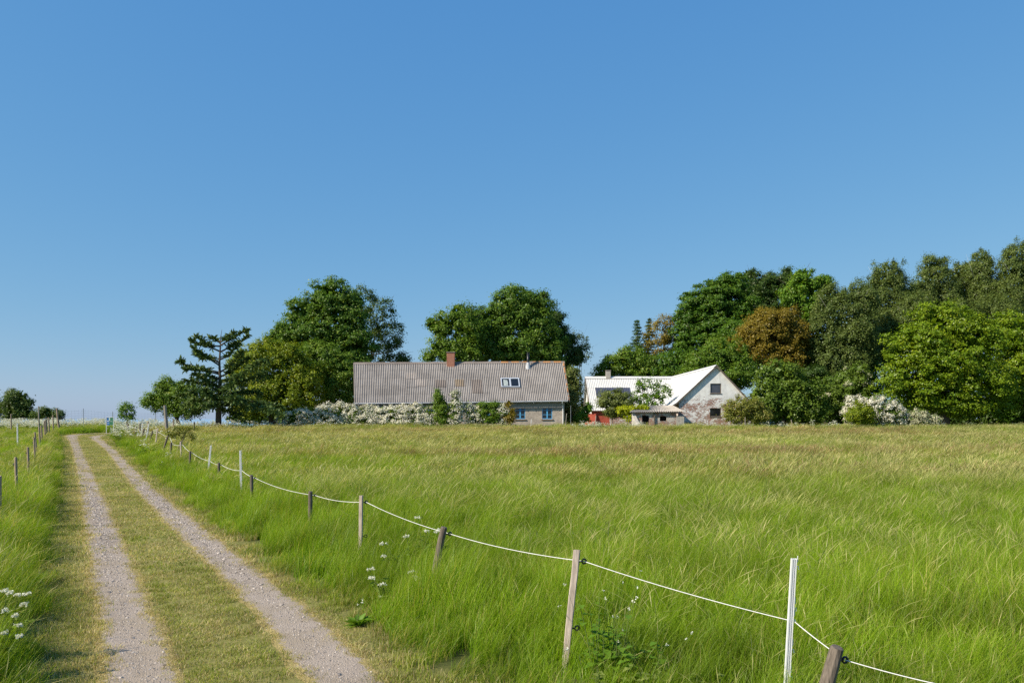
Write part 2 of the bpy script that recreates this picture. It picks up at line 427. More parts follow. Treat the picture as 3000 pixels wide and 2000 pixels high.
# tall grass: four distances, each with its own tufts
TS = []
def family(cnt, **kw):
    a = len(TS)
    for i in range(cnt): TS.append(tuft_mesh('grass', [G_NEAR, G_SEED], seed=100 + len(TS), **kw))
    return a, cnt
F_A = family(8, n=105, R=.20, hr=(.4, 1.0), w=.0072, lean=.26, segs=5, spread=1.1)
F_AS = family(5, n=65, R=.22, hr=(.4, .95), w=.0072, lean=.30, segs=5, seeds=12, seed_h=(.85, 1.25), seedw=1.5, spread=1.0)
F_B = family(7, n=105, R=.30, hr=(.45, 1.0), w=.0092, lean=.26, segs=4, spread=1.1)
F_BS = family(5, n=75, R=.32, hr=(.45, .95), w=.0092, lean=.30, segs=4, spread=1.0, seeds=18, seed_h=(.9, 1.25), seedw=1.6)
F_C = family(6, n=100, R=.55, hr=(.55, 1.0), w=.015, lean=.30, segs=3)
F_CS = family(6, n=85, R=.55, hr=(.55, .95), w=.015, lean=.32, segs=3, seeds=55, seed_h=(.85, 1.25), seedw=1.7)
F_D = family(5, n=120, R=.95, hr=(.55, 1.0), w=.026, lean=.36, segs=3)
F_DS = family(5, n=100, R=.95, hr=(.55, .95), w=.026, lean=.38, segs=3, seeds=90, seed_h=(.85, 1.2), seedw=1.5)
pts = []; ids = []; rots = []; scs = []; tins = []
for (y0, y1, dens, fa, fs) in ((5.2, 11.5, 30, F_A, F_AS), (11.5, 24, 15, F_B, F_BS), (24, 44, 7.0, F_C, F_CS), (44, 74.5, 3.2, F_D, F_DS)):
    x, y = cand(y0, y1, dens)
    h, mown, gravel, d, sL, sR = zones(x, y)
    k = ~mown & ~gravel
    x, y, h, sL, sR = x[k], y[k], h[k], sL[k], sR[k]
    n = len(x)
    field = np.clip((sR - 1.2) / 2.5, 0, 1)
    pasture = (sL < -2.6)
    band = vnoise(x * .45, y, 5.5, 9)
    rise = np.interp(y, [6, 12, 20, 34, 60], [.14, .24, .34, .46, .52])
    pseed = np.clip(field * (rise + (band - .5) * .9), 0, .97) * np.where(vnoise(x, y, 1.6, 12) > .35, 1, .45)
    pseed = np.where(sL < 0, .25, pseed); pseed = np.where(pasture, .12, pseed)
    pseed = np.where((y > 70.5) & (sR > 0), pseed * .2, pseed)
    h = np.where((y > 69.5) & (sR > 2), h * 1.0, h * np.where(y > 55, .9, 1))
    tx, ty = P(1290, 1226, 9.3).x, 9.3; h = h + .34 * np.exp(-((x - tx) ** 2 / .5 + (y - ty) ** 2 / .25))
    isS = RNG.random(n) < pseed
    ii = np.where(isS, fs[0] + RNG.integers(0, fs[1], n), fa[0] + RNG.integers(0, fa[1], n))
    sc_h = 1.32 * np.clip(h, .10, .95) * RNG.uniform(.75, 1.15, n) * (.85 + .3 * vnoise(x, y, 2.3, 4))
    sc_w = RNG.uniform(.85, 1.2, n)
    Rf = {F_A: .3, F_B: .45, F_C: .8, F_D: 1.3}[fa]; near_mown = np.zeros(n, bool)
    for ox, oy in ((Rf, 0), (-Rf, 0), (0, Rf), (0, -Rf), (Rf * .5, 0), (-Rf * .5, 0)): near_mown |= zones(x + ox, y + oy)[1]
    sc_w = np.where(near_mown, sc_w * {F_A: .7, F_B: .6, F_C: .45, F_D: .32}[fa], sc_w)
    lean_n = .5 + 1.0 * vnoise(x * .6, y, 3.2, 6)
    dry = np.clip(.08 + .13 * field * np.clip((y - 10) / 35, 0, 1) + .12 * (vnoise(x, y, 2.0, 8) - .4), 0, .6)
    dry = np.where((y > 69.5) & (sR > 2), .04, dry); dry = np.where(h < .25, dry + .22, dry); dry = np.where(pasture, .16, dry)
    redv = np.clip((vnoise(x * .22, y, 3.6, 15) - .5) * 2.0, 0, .55) * field * np.clip((y - 15) / 25, 0, 1) * .75
    redv = np.where(y > 70.5, redv * .15, redv)
    pts.append(np.stack([x, y, g(y) - .01], 1)); ids.append(ii)
    rots.append(np.stack([RNG.normal(0, .10, n), RNG.normal(.02, .11, n) * lean_n, RNG.normal(0, .75, n)], 1))
    wxy = np.where(near_mown, sc_w, sc_h * .35 + sc_w * .6); scs.append(np.stack([wxy, wxy, sc_h], 1)); tins.append(np.stack([dry, redv, np.clip(.75 * vnoise(x, y, .8, 51) + .5 * RNG.random(n) - .12, 0, 1)], 1))
P_ = np.concatenate(pts); print('TALL', len(P_))
scatter('grass', P_, TS, np.concatenate(ids), np.concatenate(rots), np.concatenate(scs), np.concatenate(tins))

# mown grass between and beside the tracks
TM = []
def fam2(cnt, **kw):
    a = len(TM)
    for i in range(cnt): TM.append(tuft_mesh('mown_grass', [G_MOWN], seed=300 + len(TM), **kw))
    return a, cnt
m_a = fam2(7, n=46, R=.12, hr=(.018, .05), w=.0055, lean=.9, segs=3, spread=2.0, wind=.3)
m_b = fam2(6, n=44, R=.2, hr=(.025, .055), w=.009, lean=.9, segs=2, spread=2.0, wind=.3)
m_c = fam2(5, n=44, R=.36, hr=(.03, .06), w=.016, lean=.8, segs=2, spread=2.0, wind=.3)
pts = []; ids = []; rots = []; scs = []; tins = []
for (y0, y1, dens, fa) in ((5.2, 12.5, 95, m_a), (12.5, 26, 34, m_b), (26, YTOP + 1, 10, m_c)):
    x, y = cand(y0, y1, dens, x1=1.0 if y1 < 13 else 0)
    h, mown, gravel, d, sL, sR = zones(x, y)
    edge = np.clip((d - .17) / .12, 0, 1)
    k = mown & ~(gravel & (RNG.random(len(x)) < .9)) & (RNG.random(len(x)) < np.where(d < .32, edge * .9 + .05, 1.0)) & (np.abs(sL) < 3.0) | (mown & (y > 60) & ~gravel)
    x, y, h, d, sL, sR = x[k], y[k], h[k], d[k], sL[k], sR[k]; n = len(x)
    dry = .44 + .75 * (vnoise(x, y, .9, 31) - .5) + .28 * (vnoise(x, y, 3.1, 33) - .5)
    dry = np.where(d < .42, dry + .25, dry)
    dry = np.where(sR > .5, dry - .2, dry); dry = np.where(sL < -.55, dry - .15, dry)
    green = np.clip((d - .33) / .1, 0, 1) * np.clip((.62 - d) / .15, 0, 1) * (sL > 0) * (sR < 0)
    dry = np.clip(dry - .3 * green, .04, .85)
    pts.append(np.stack([x, y, g(y) + .001], 1)); ids.append(fa[0] + RNG.integers(0, fa[1], n))
    rots.append(np.stack([np.zeros(n), np.zeros(n), RNG.random(n) * 6.28], 1))
    s = RNG.uniform(.75, 1.25, n); sh = s * np.clip(h / .045, .7, 2.6) * (1 + .8 * (RNG.random(n) < .04))
    scs.append(np.stack([s, s, sh], 1)); tins.append(np.stack([dry, .12 + .25 * (d < .4), RNG.random(n)], 1))
P_ = np.concatenate(pts); print('MOWN', len(P_))
scatter('mown_grass', P_, TM, np.concatenate(ids), np.concatenate(rots), np.concatenate(scs), np.concatenate(tins))

# loose stones on the gravel
def stone_mesh(seed):
    r = np.random.default_rng(seed)
    import bmesh
    bm = bmesh.new(); bmesh.ops.create_icosphere(bm, subdivisions=1, radius=1.0)
    for v in bm.verts: v.co = Vector(v.co) * float(r.uniform(.65, 1.1)); v.co.z *= .55
    me = bpy.data.meshes.new('gravel'); bm.to_mesh(me); bm.free()
    return me
def stone_mat():
    m, nt, out = newmat('pebble')
    ti = node(nt, 'ShaderNodeAttribute', attribute_name='tint'); ti.attribute_type = 'INSTANCER'
    sp = node(nt, 'ShaderNodeSeparateXYZ'); nt.links.new(ti.outputs['Vector'], sp.inputs[0])
    col = mix(nt, sp.outputs[0], (.17, .14, .12), (.56, .49, .42))
    principled(nt, out, col, .85, .2); return m
smat = stone_mat(); ST = []
for i in range(6):
    s_ = stone_mesh(i); s_.materials.append(smat); ST.append(s_)
pp = []
for C in (LC, RC):
    c = resample(C, .02); c = c[(c[:, 1] > 4.5) & (c[:, 1] < 30)]
    rep = np.clip(9 - c[:, 1] * .28, 1.2, 9); rep = (rep + RNG.random(len(rep))).astype(int)
    c = np.repeat(c, rep, 0); n = len(c)
    o = RNG.normal(0, .12, n)
    pp.append(np.stack([c[:, 0] + o * .9 + RNG.normal(0, .01, n), c[:, 1] + o * .45, np.zeros(n)], 1))
pp = np.concatenate(pp); pp[:, 2] = g(pp[:, 1]) + .009; n = len(pp); print('STONES', n)
s = np.exp(RNG.normal(math.log(.0075), .42, n)) * np.clip(pp[:, 1] / 10, .9, 2)
scatter('gravel', pp, ST, RNG.integers(0, 6, n), RNG.random((n, 3)) * np.array([.5, .5, 6.28]), np.stack([s, s, s], 1), np.stack([RNG.random(n)] * 3, 1))

# ------------------------------------------------------------------ cow parsley: a far-off white band, and single plants near the track
def umbel_arrays(r, n_plants, R, hr, cl, fl):
    """florets as small diamonds in flat heads on top of thin stems"""
    V, Q, mi = [], [], []
    def quad(a, b, c, d, m):
        i = len(V); V.extend([a, b, c, d]); Q.append((i, i + 1, i + 2, i + 3)); mi.append(m)
    for _ in range(n_plants):
        a = r.random() * 6.28; rr = R * math.sqrt(r.random()); b = np.array([rr * math.cos(a), rr * math.sin(a), 0]); h = r.uniform(*hr)
        top = b + np.array([r.normal(.06, .07), r.normal(0, .07), h])
        quad(b - [.006, 0, 0], b + [.006, 0, 0], top + [.004, 0, 0], top - [.004, 0, 0], 1)
        for j in range(5):
            t0 = b + (top - b) * r.uniform(.15, .7); lf = t0 + np.array([r.normal(0, .14), r.normal(0, .14), r.uniform(-.02, .12)])
            sd = np.array([r.normal(0, .03), r.normal(0, .03), .02]); md = (t0 + lf) / 2
            quad(t0, md - sd * 1.3, lf, md + sd * 1.3, 1)
        for j in range(r.integers(3, 7)):
            c = top + np.array([r.normal(0, .10), r.normal(0, .10), r.uniform(-.16, .04)])
            for k in range(cl):
                u = c + np.array([r.normal(0, .035), r.normal(0, .035), r.normal(0, .012)])
                s = fl * r.uniform(.6, 1.3); ang = r.random() * 6.28; e1 = np.array([math.cos(ang), math.sin(ang), r.normal(0, .5)]) * s; e2 = np.array([-math.sin(ang), math.cos(ang), r.normal(0, .5)]) * s
                quad(u - e1, u - e2, u + e1, u + e2, 0)
    return np.array(V), np.array(Q), np.array(mi)
LEAF_PARSLEY = leaf_mat('parsley_leaf', (.05, .085, .018), (.10, .14, .03))
TF = []
for i in range(6):
    V, Qd, mi = umbel_arrays(np.random.default_rng(500 + i), 4, .32, (.55, 1.0), 12, .020)
    TF.append(npmesh('cow_parsley', V, Qd, [WH, LEAF_PARSLEY], mi))
fx = []
def band(n, ax, bx, ay, by, p=1.0):
    """ax..bx photo columns, ay..by distances"""
    y = RNG.uniform(ay, by, n); x = (RNG.uniform(ax, bx, n) - 1500) / F * y
    k = RNG.random(n) < p * (.35 + 1.1 * vnoise(x, y, 2.2, 44)); fx.append(np.stack([x, y], 1)[k])
band(430, -120, 170, 76, 90); band(60, -60, 180, 71, 77, .5); band(200, 150, 340, 75, 88, .8); band(190, 320, 520, 69, 84, .7); band(130, 500, 700, 68, 78, .7)
band(90, 335, 470, 56, 69, .6); band(18, 340, 520, 44, 62, .4); band(80, 650, 900, 70, 75, .5); band(50, 1680, 1900, 70.5, 73); band(70, 2150, 2800, 71.5, 74.5, .8)
fx = np.concatenate(fx); _, mown_, grav_, _, _, _ = zones(fx[:, 0], fx[:, 1]); fx = fx[~mown_ & ~grav_]; n = len(fx)
s = RNG.uniform(.7, 1.15, n)
scatter('wildflower_undergrowth', np.stack([fx[:, 0], fx[:, 1], g(fx[:, 1])], 1), TF, RNG.integers(0, 6, n), np.stack([RNG.normal(0, .08, n), RNG.normal(.05, .08, n), RNG.random(n) * 6.28], 1), np.stack([s, s, s], 1), np.zeros((n, 3)))

def add_umbel(c, r, R=.05, n=13):
    """a head of small round floret clusters on fine rays"""
    V, Q, mi = [], [], []
    def quad(a, b, c_, d, m):
        i = len(V); V.extend([a, b, c_, d]); Q.append((i, i + 1, i + 2, i + 3)); mi.append(m)
    hub = c - np.array([0, 0, R * .8])
    for j in range(n):
        a = r.random() * 6.28; q = R * math.sqrt((j + .5) / n); p = c + np.array([q * math.cos(a + j * 2.4), q * math.sin(a + j * 2.4), r.normal(0, .006) - q * q * 3])
        quad(hub, hub + [.001, 0, 0], p + [.001, 0, 0], p, 1)
        for k in range(9):
            u = p + r.normal(0, .0055, 3); s = r.uniform(.004, .0075); e1 = r.normal(0, 1, 3); e1 *= s / np.linalg.norm(e1); e2 = np.cross(e1, r.normal(0, 1, 3)); e2 *= s / (np.linalg.norm(e2) + 1e-9)
            quad(u - e1, u - e2, u + e1, u + e2, 0)
    return np.array(V), np.array(Q), np.array(mi)
def parsley_plant(base, tips, label, seed, leafy_n=26):
    r = np.random.default_rng(seed); base = Vector(base)
    t = empty('cow_parsley', base, label, 'wildflower', 'single cow parsley plants beside the track')
    mb = MB()
    for tip in tips:
        tip = Vector(tip); mid = base.lerp(tip, .5) + Vector((r.normal(0, .03), r.normal(0, .03), .05))
        mb.tube([base + Vector((0, 0, -.02)), mid, tip - Vector((0, 0, .035))], [.005, .004, .002], 5)
    mb.build('stem', M['stem'], t)
    V, Q, mi = [], [], []
    for j in range(leafy_n):
        tip = Vector(tips[j % len(tips)]); p = base.lerp(tip, float(r.uniform(.1, .75))); q = p + Vector((r.normal(0, .09), r.normal(0, .09), r.uniform(-.02, .07)))
        for k in range(5):
            c = p.lerp(q, k / 4); i = len(V); sd = Vector((r.normal(0, .025), r.normal(0, .025), r.normal(0, .012))); ln = (q - p) * .16
            V += [c - ln, c - sd, c + ln, c + sd]; Q.append((i, i + 1, i + 2, i + 3))
    link('foliage', npmesh('foliage', np.array([tuple(v) for v in V]), np.array(Q), LEAF_PARSLEY), t)
    for tip in tips:
        V, Qd, mi = add_umbel(np.array(tip), r, float(r.uniform(.042, .058)) * (.62 if base.y < 8 else 1), 14)
        link('umbel', npmesh('umbel', V, Qd, [WH, M['stem']], mi), t)
D1 = 11.0
parsley_plant((P(1200, 1725, D1).x, D1, gz(D1)), [P(1124, 1590, D1), P(1123, 1628, D1 - .1), P(1192, 1569, D1 + .1)], 'white flowering cow parsley with three heads in front of the second wooden lath post', 1)
parsley_plant((P(1245, 1700, 11.6).x, 11.6, gz(11.6)), [P(1226, 1514, 11.7), P(1250, 1553, 11.6)], 'tall cow parsley whose two heads rise beside the sagging white rope', 2)
parsley_plant((P(1300, 1690, 11.3).x, 11.3, gz(11.3)), [P(1290, 1549, 11.2), P(1282, 1556, 11.15)], 'cow parsley with its white heads against the top of a dark leaning post', 3)
parsley_plant((P(1140, 1760, 9.6).x, 9.6, gz(9.6)), [P(1085, 1664, 9.6), P(1088, 1690, 9.5), P(1122, 1708, 9.4)], 'drooping cow parsley with small heads low in the verge grass', 4)
parsley_plant((P(1225, 1752, 9.9).x, 9.9, gz(9.9)), [P(1206, 1672, 9.9), P(1216, 1690, 9.8)], 'short cow parsley half hidden in the grass below the dark leaning post', 5)
DL = 7.6
parsley_plant((P(-10, 1960, DL).x, DL, gz(DL)), [P(14, 1728, DL), P(28, 1735, DL - .1), P(52, 1740, DL), P(76, 1738, DL), P(70, 1768, DL - .1)], 'bunch of leaning cow parsley at the grass bank edge in the near corner', 6, 50)
parsley_plant((P(-30, 2030, 7.1).x, 7.1, gz(7.1)), [P(16, 1785, 7.1), P(42, 1802, 7.0), P(54, 1828, 7.0), P(12, 1852, 6.9), P(56, 1862, 6.9)], 'overhanging cow parsley in the shade lowest beside the track verge', 7, 60)
parsley_plant((P(565, 1395, 36).x, 36, gz(36)), [P(489, 1325, 36), P(493, 1330, 36), P(500, 1326, 36.1), P(487, 1334, 35.9)], 'small white cow parsley cluster in the grass below the hawthorn bush', 8)
parsley_plant((P(480, 1395, 35).x, 35, gz(35)), [P(473, 1358, 35), P(476, 1352, 35)], 'single cow parsley in the verge close to the gravel track', 9)
parsley_plant((P(1130, 1480, 23).x, 23, gz(23)), [P(1120, 1390, 23)], 'lone cow parsley out in the meadow above the rope', 10) if False else None

# broad-leaved weeds
LEAF_WEED = leaf_mat('weed_leaf', (.045, .10, .018), (.10, .17, .03), None, .4)
def weed(base, n, hgt, R, leaf, label, name='leafy_weed', rosette=False, seed=0, flowers=0, mat=None):
    r = np.random.default_rng(seed); t = empty(name, Vector(base), label, 'weed'); b = np.array(base); V, Q = [], []; mb = MB(); fl = []
    stems = 1 if rosette else max(3, n // 9)
    tops = []
    for s_ in range(stems):
        a = r.random() * 6.28; p0 = b + np.array([R * .4 * math.cos(a), R * .4 * math.sin(a), -.02]); p1 = b + np.array([R * math.cos(a) * r.uniform(.3, 1), R * math.sin(a) * r.uniform(.3, 1), hgt * r.uniform(.7, 1.1)]); tops.append((p0, p1))
        mb.tube([p0, (p0 + p1) / 2 + r.normal(0, .015, 3), p1], [.005, .004, .002], 5)
    for j in range(n):
        p0, p1 = tops[j % stems]; u = .05 if rosette else r.uniform(.2, 1.0); p = p0 + (p1 - p0) * u; a = r.random() * 6.28
        L = leaf * r.uniform(.6, 1.2) * (1.2 - .5 * u); d = np.array([math.cos(a), math.sin(a), (.9 if rosette else .15) + r.normal(0, .2)]); d /= np.linalg.norm(d)
        sd = np.cross(d, [0, 0, 1.0]); sd /= np.linalg.norm(sd); wv = sd * L * (.16 if rosette else .38); up = np.array([0, 0, L * .06])
        q1 = p + d * L * .45; tip = p + d * L - np.array([0, 0, L * .25]); i = len(V)
        V += [p, q1 - wv + up, q1 - up, q1 + wv + up, tip]; Q += [(i, i + 2, i + 1), (i + 2, i + 4, i + 1), (i, i + 3, i + 2), (i + 2, i + 3, i + 4)]
    for j in range(flowers):
        c = b + np.array([r.normal(0, R * 1.1), r.normal(0, R * 1.1), hgt * r.uniform(.9, 1.5)]); mb.tube([b + np.array([r.normal(0, R * .4), r.normal(0, R * .4), 0]), c], [.002, .001], 4); fl.append(c)
    mb.build('foliage_stem', M['stem'], t); link('foliage', npmesh('foliage', np.array(V), np.array(Q), mat or LEAF_WEED), t)
    for c in fl:
        V, Q = [], []
        for k in range(9):
            u = c + r.normal(0, .006, 3); s = .006; e1 = r.normal(0, 1, 3); e1 *= s / np.linalg.norm(e1); e2 = np.cross(e1, r.normal(0, 1, 3)); e2 *= s / (np.linalg.norm(e2) + 1e-9); i = len(V); V += [u - e1, u - e2, u + e1, u + e2]; Q.append((i, i + 1, i + 2, i + 3))
        link('flower', npmesh('flower', np.array(V), np.array(Q), WH), t)
def at(px, D, z=0.0): return (P(px, 1226, D).x, D, gz(D) + z)
weed(at(1775, 7.0), 110, .66, .24, .12, 'tall leafy green weed with tiny white flowers right behind the wooden lath post', 'garlic_mustard', seed=1, flowers=10)
weed(at(1905, 6.7), 60, .42, .24, .11, 'pale leafy weed with white specks between lath post and plastic post', 'garlic_mustard', seed=2, flowers=8)
weed(at(1045, 8.95), 26, .22, .05, .19, 'dark green dandelion rosette at the edge of the verge', 'dandelion', True, 3, 3)
weed(at(1800, 6.3), 130, .30, .42, .10, 'low bramble with grey green leaves at the foot of the lath post', 'bramble', seed=4, mat=leaf_mat('bramble_leaf', (.07, .10, .04), (.14, .16, .075)))
weed(at(2440, 6.0), 40, .28, .22, .09, 'low nettle around the thick leaning post', 'nettle', seed=5)
weed(at(2010, 6.2), 110, .28, .40, .09, 'dull green bramble low between the near posts', 'bramble', seed=6, mat=bpy.data.materials['bramble_leaf'])
weed(at(247, 69), 90, .9, 1.0, .22, 'dark thistle patch on the bank behind the bend of the track', 'thistle', seed=8)

# ------------------------------------------------------------------ posts, rope, insulators
GP = 'rope fence posts beside the track'; GL = 'brown posts along the paddock'
def insulator(p, parent, side=1):
    mb = MB(); p = Vector(p); d = Vector((.92 * side, .3, 0)).normalized()
    mb.tube([p, p + d * .03], .007, 6); c = p + d * .048; u = d; w = Vector((0, 0, 1)); ring = []
    n = 12
    ax = Vector((-d.y, d.x, 0))
    vs = []; fs = []
    for i in range(n):
        a = 2 * PI * i / n; o = u * math.cos(a) + w * math.sin(a)
        for k in range(6):
            b = 2 * PI * k / 6; vs.append(c + o * (.021 + .008 * math.cos(b)) + ax * .010 * math.sin(b))
    for i in range(n):
        for k in range(6):
            fs.append((i * 6 + k, i * 6 + (k + 1) % 6, ((i + 1) % n) * 6 + (k + 1) % 6, ((i + 1) % n) * 6 + k))
    mb.add(vs, fs); mb.build('insulator', M['black_plastic'], parent, True); return c
def round_post(base, top, r, mat, name, label, cat, group, r2=None, ins=(), seed=0, side=1):
    rr = random.Random(seed); base = Vector(base); top = Vector(top)
    t = empty(name, base, label, cat, group); mb = MB(); pts = []; rad = []
    lo = base + (base - top) * .12
    for i in range(8):
        f = i / 7; pts.append(lo.lerp(top, f) + Vector((rr.gauss(0, r * .05), rr.gauss(0, r * .05), 0))); rad.append(r * (1 + rr.gauss(0, .03)) * (1 + .06 * (1 - f)))
    rad[0] = rad[1]
    pts.append(top + (top - base).normalized() * r * .22); rad.append((r2 or r) * .80)
    mb.tube(pts, rad, 11); mb.build('shaft', mat, t, False)
    out = []
    for f in ins: out.append(insulator(base.lerp(top, f) + Vector((r * .95 * side, .01, 0)), t, side))
    return out
def lath_post(base, top, w, dp, label, group, ins=(), seed=0):
    rr = random.Random(seed); base = Vector(base); top = Vector(top); t = empty('lath_post', base, label, 'fence post', group)
    lo = base + (base - top) * .12; mb = MB(); n = 7
    vs = []; fs = []; ch = w * .1
    prof = [(-w / 2 + ch, -dp / 2), (w / 2 - ch, -dp / 2), (w / 2, -dp / 2 + ch), (w / 2, dp / 2 - ch), (w / 2 - ch, dp / 2), (-w / 2 + ch, dp / 2), (-w / 2, dp / 2 - ch), (-w / 2, -dp / 2 + ch)]
    a = rr.uniform(-.26, -.14); ca, sa = math.cos(a), math.sin(a)
    for i in range(n):
        c = lo.lerp(top, i / (n - 1)) + Vector((rr.gauss(0, .002), rr.gauss(0, .002), 0)); 
        for x, y in prof:
            z = rr.uniform(-.006, .006) if i == n - 1 else 0
            vs.append(c + Vector((x * ca - y * sa, x * sa + y * ca, z)))
    for i in range(n - 1):
        for k in range(8): fs.append((i * 8 + k, i * 8 + (k + 1) % 8, (i + 1) * 8 + (k + 1) % 8, (i + 1) * 8 + k))
    fs.append(tuple((n - 1) * 8 + k for k in range(8))); mb.add(vs, fs); mb.build('shaft', M['post_lath'], t)
    return [insulator(base.lerp(top, f) + Vector((w / 2, .01, 0)), t) for f in ins]
def plastic_post(base, top, label, group, hook=.55, scale=1.0):
    base = Vector(base); top = Vector(top); t = empty('plastic_post', base, label, 'fence post', group)
    lo = base + (base - top) * .12; mb = MB(); w, dp, th = .042 * scale, .024 * scale, .005 * scale
    def web(x0, x1, y0, y1):
        mb.add([lo + Vector((x, y, 0)) for x, y in ((x0, y0), (x1, y0), (x1, y1), (x0, y1))] + [top + Vector((x, y, 0)) for x, y in ((x0, y0), (x1, y0), (x1, y1), (x0, y1))],
               [(0, 3, 2, 1), (4, 5, 6, 7), (0, 1, 5, 4), (1, 2, 6, 5), (2, 3, 7, 6), (3, 0, 4, 7)])
    web(-w / 2, -w / 2 + th * 2.2, -dp / 2, dp / 2); web(w / 2 - th * 1.2, w / 2, -dp / 2, dp / 2); web(-w / 2 + th * 2.2, w / 2 - th * 1.2, 0, th); web(-.003, .004, -dp * .42, 0)
    mb.build('shaft', M['white_plastic'], t)
    for f in (.25, .42, hook, .68, .94):
        hk = MB(); p = base.lerp(top, f) + Vector((w / 2, 0, 0)); s = scale
        hk.tube([p + Vector((-.002, 0, .012)) * s, p + Vector((.018, 0, .014)) * s, p + Vector((.019, 0, -.012)) * s], .0035 * s, 5)
        hk.tube([p + Vector((-.002, 0, .045)) * s, p + Vector((.012, 0, .047)) * s, p + Vector((.013, 0, .095)) * s], .003 * s, 5)
        hk.build('hook', M['white_plastic'], t)
    return base.lerp(top, hook) + Vector((w / 2 + .012, 0, 0))
def span(px0, py0, px1, py1, D, embed=None):
    """top (px0,py0) and ground point of a post standing at distance D; the foot is carried on down to the ground"""
    top = P(px0, py0, D); vis = P(px1, py1, D); gnd = gz(D)
    if vis.z <= gnd: return Vector((vis.x, D, gnd)), top
    d = (vis - top) / (vis.z - top.z); return top + d * (gnd - top.z), top
ROPE = []
# nearest to farthest, beside the right track
b, t_ = span(2452, 1898, 2425, 1994, 5.55); c = round_post(b, t_, .047, M['post_dark'], 'fence_post', 'thick weathered round post leaning at the near fence corner', 'fence post', GP, ins=(.88,), seed=1); corner = c[0]
b, t_ = span(2326, 1635, 2305, 2000, 6.2); h1 = plastic_post(b, t_, 'white plastic post standing nearest, hooks along its edge', GP, .605)
b, t_ = span(1691, 1610, 1655, 1949, 7.25); w1 = lath_post(b, t_, .062, .045, 'large grey wooden lath post leaning beside the leafy weeds', GP, (.905, .37), 2)
b, t_ = span(1301, 1545, 1278, 1655, 9.8); k1 = round_post(b, t_, .043, M['post_dark'], 'fence_post', 'dark leaning post topped by white cow parsley heads', 'fence post', GP, ins=(.92,), seed=3)
b, t_ = span(1058, 1451, 1056, 1610, 12.3); w2 = lath_post(b, t_, .056, .04, 'upright pale lath post with black insulators in mid verge', GP, (.91, .45), 4)
b, t_ = span(909.5, 1440, 909, 1524, 15.6); k2 = round_post(b, t_, .042, M['post_dark'], 'fence_post', 'straight dark post just beyond the upright pale lath post', 'fence post', GP, ins=(.92,), seed=5)
b, t_ = span(737, 1392, 738, 1468, 20.3); k3 = round_post(b, t_, .042, M['post_dark'], 'fence_post', 'short dark post with two insulators next to a plumb white plastic post', 'fence post', GP, ins=(.92, .4), seed=6)
b, t_ = span(704, 1319, 707, 1443, 22.6); h2 = plastic_post(b, t_, 'plumb white plastic post among the dark posts', GP, .60, 1.2)
b, t_ = span(641, 1355.6, 641.5, 1416, 26.5); k4 = round_post(b, t_, .042, M['post_dark'], 'fence_post', 'dark post standing between the two tall white plastic posts', 'fence post', GP, ins=(.92,), seed=7)
b, t_ = span(618, 1304.6, 609, 1389, 29.5); h3 = plastic_post(b, t_, 'white plastic post leaning away behind the plumb plastic one', GP, .56, 1.3)
b, t_ = span(557.5, 1321.6, 555.5, 1366, 33.2); k5 = round_post(b, t_, .045, M['post_dark'], 'fence_post', 'dark post between leaning plastic post and pinkish lath post', 'fence post', GP, ins=(.92,), seed=8)
b, t_ = span(529, 1293.5, 531, 1357, 37.5); w3 = lath_post(b, t_, .06, .045, 'pinkish wooden lath post under the small hawthorn', GP, (.88, .35), 9)
b, t_ = span(502, 1296, 500, 1324, 40.5); k6 = round_post(b, t_, .05, M['post_dark'], 'fence_post', 'stubby dark post beside the hawthorn stems', 'fence post', GP, ins=(.9,), seed=10)
b, t_ = span(493, 1274, 479, 1315, 44); k7 = round_post(b, t_, .05, M['post_dark'], 'fence_post', 'strongly tilted dark post at the hawthorn', 'fence post', GP, ins=(.93,), seed=11)
b, t_ = span(461.5, 1255, 455.5, 1304, 49); w4 = lath_post(b, t_, .065, .05, 'slim pale lath post farthest along the rope', GP, (.86, .3), 12)
b, t_ = span(447, 1262, 441, 1285, 53); k8 = round_post(b, t_, .05, M['post_dark'], 'fence_post', 'small dark post just past the farthest pale lath', 'fence post', GP, ins=(.9,), seed=13)
b, t_ = span(436, 1240, 429, 1282, 55); h4 = plastic_post(b, t_, 'far white plastic post with a brown stake behind', GP, .5, 1.5)
b, t_ = span(434, 1235, 434, 1245, 60); round_post(b, t_, .045, M['post_brown'], 'fence_post', 'brown stake standing behind a far white plastic post', 'fence post', GP, seed=14)
b, t_ = span(422, 1255, 416.5, 1281, 58); k9 = round_post(b, t_, .055, M['post_dark'], 'fence_post', 'tilted dark post between the two farthest plastic posts', 'fence post', GP, ins=(.9,), seed=15)
b, t_ = span(418.5, 1237, 413, 1276, 59.5); h5 = plastic_post(b, t_, 'farthest white plastic post, in the cow parsley', GP, .45, 1.5)
b, t_ = span(410, 1241, 410, 1262, 62); round_post(b, t_, .05, M['post_dark'], 'fence_post', 'plumb dark post behind the farthest plastic post', 'fence post', GP, seed=16)
b, t_ = span(400, 1250, 396, 1273, 61); k10 = round_post(b, t_, .055, M['post_dark'], 'fence_post', 'leaning dark post second from the far end of the rope', 'fence post', GP, ins=(.9,), seed=17)
b, t_ = span(375, 1242, 375, 1262, 64); k11 = round_post(b, t_, .055, M['post_dark'], 'fence_post', 'last dark post of the rope fence among white flowers', 'fence post', GP, ins=(.9,), seed=18)
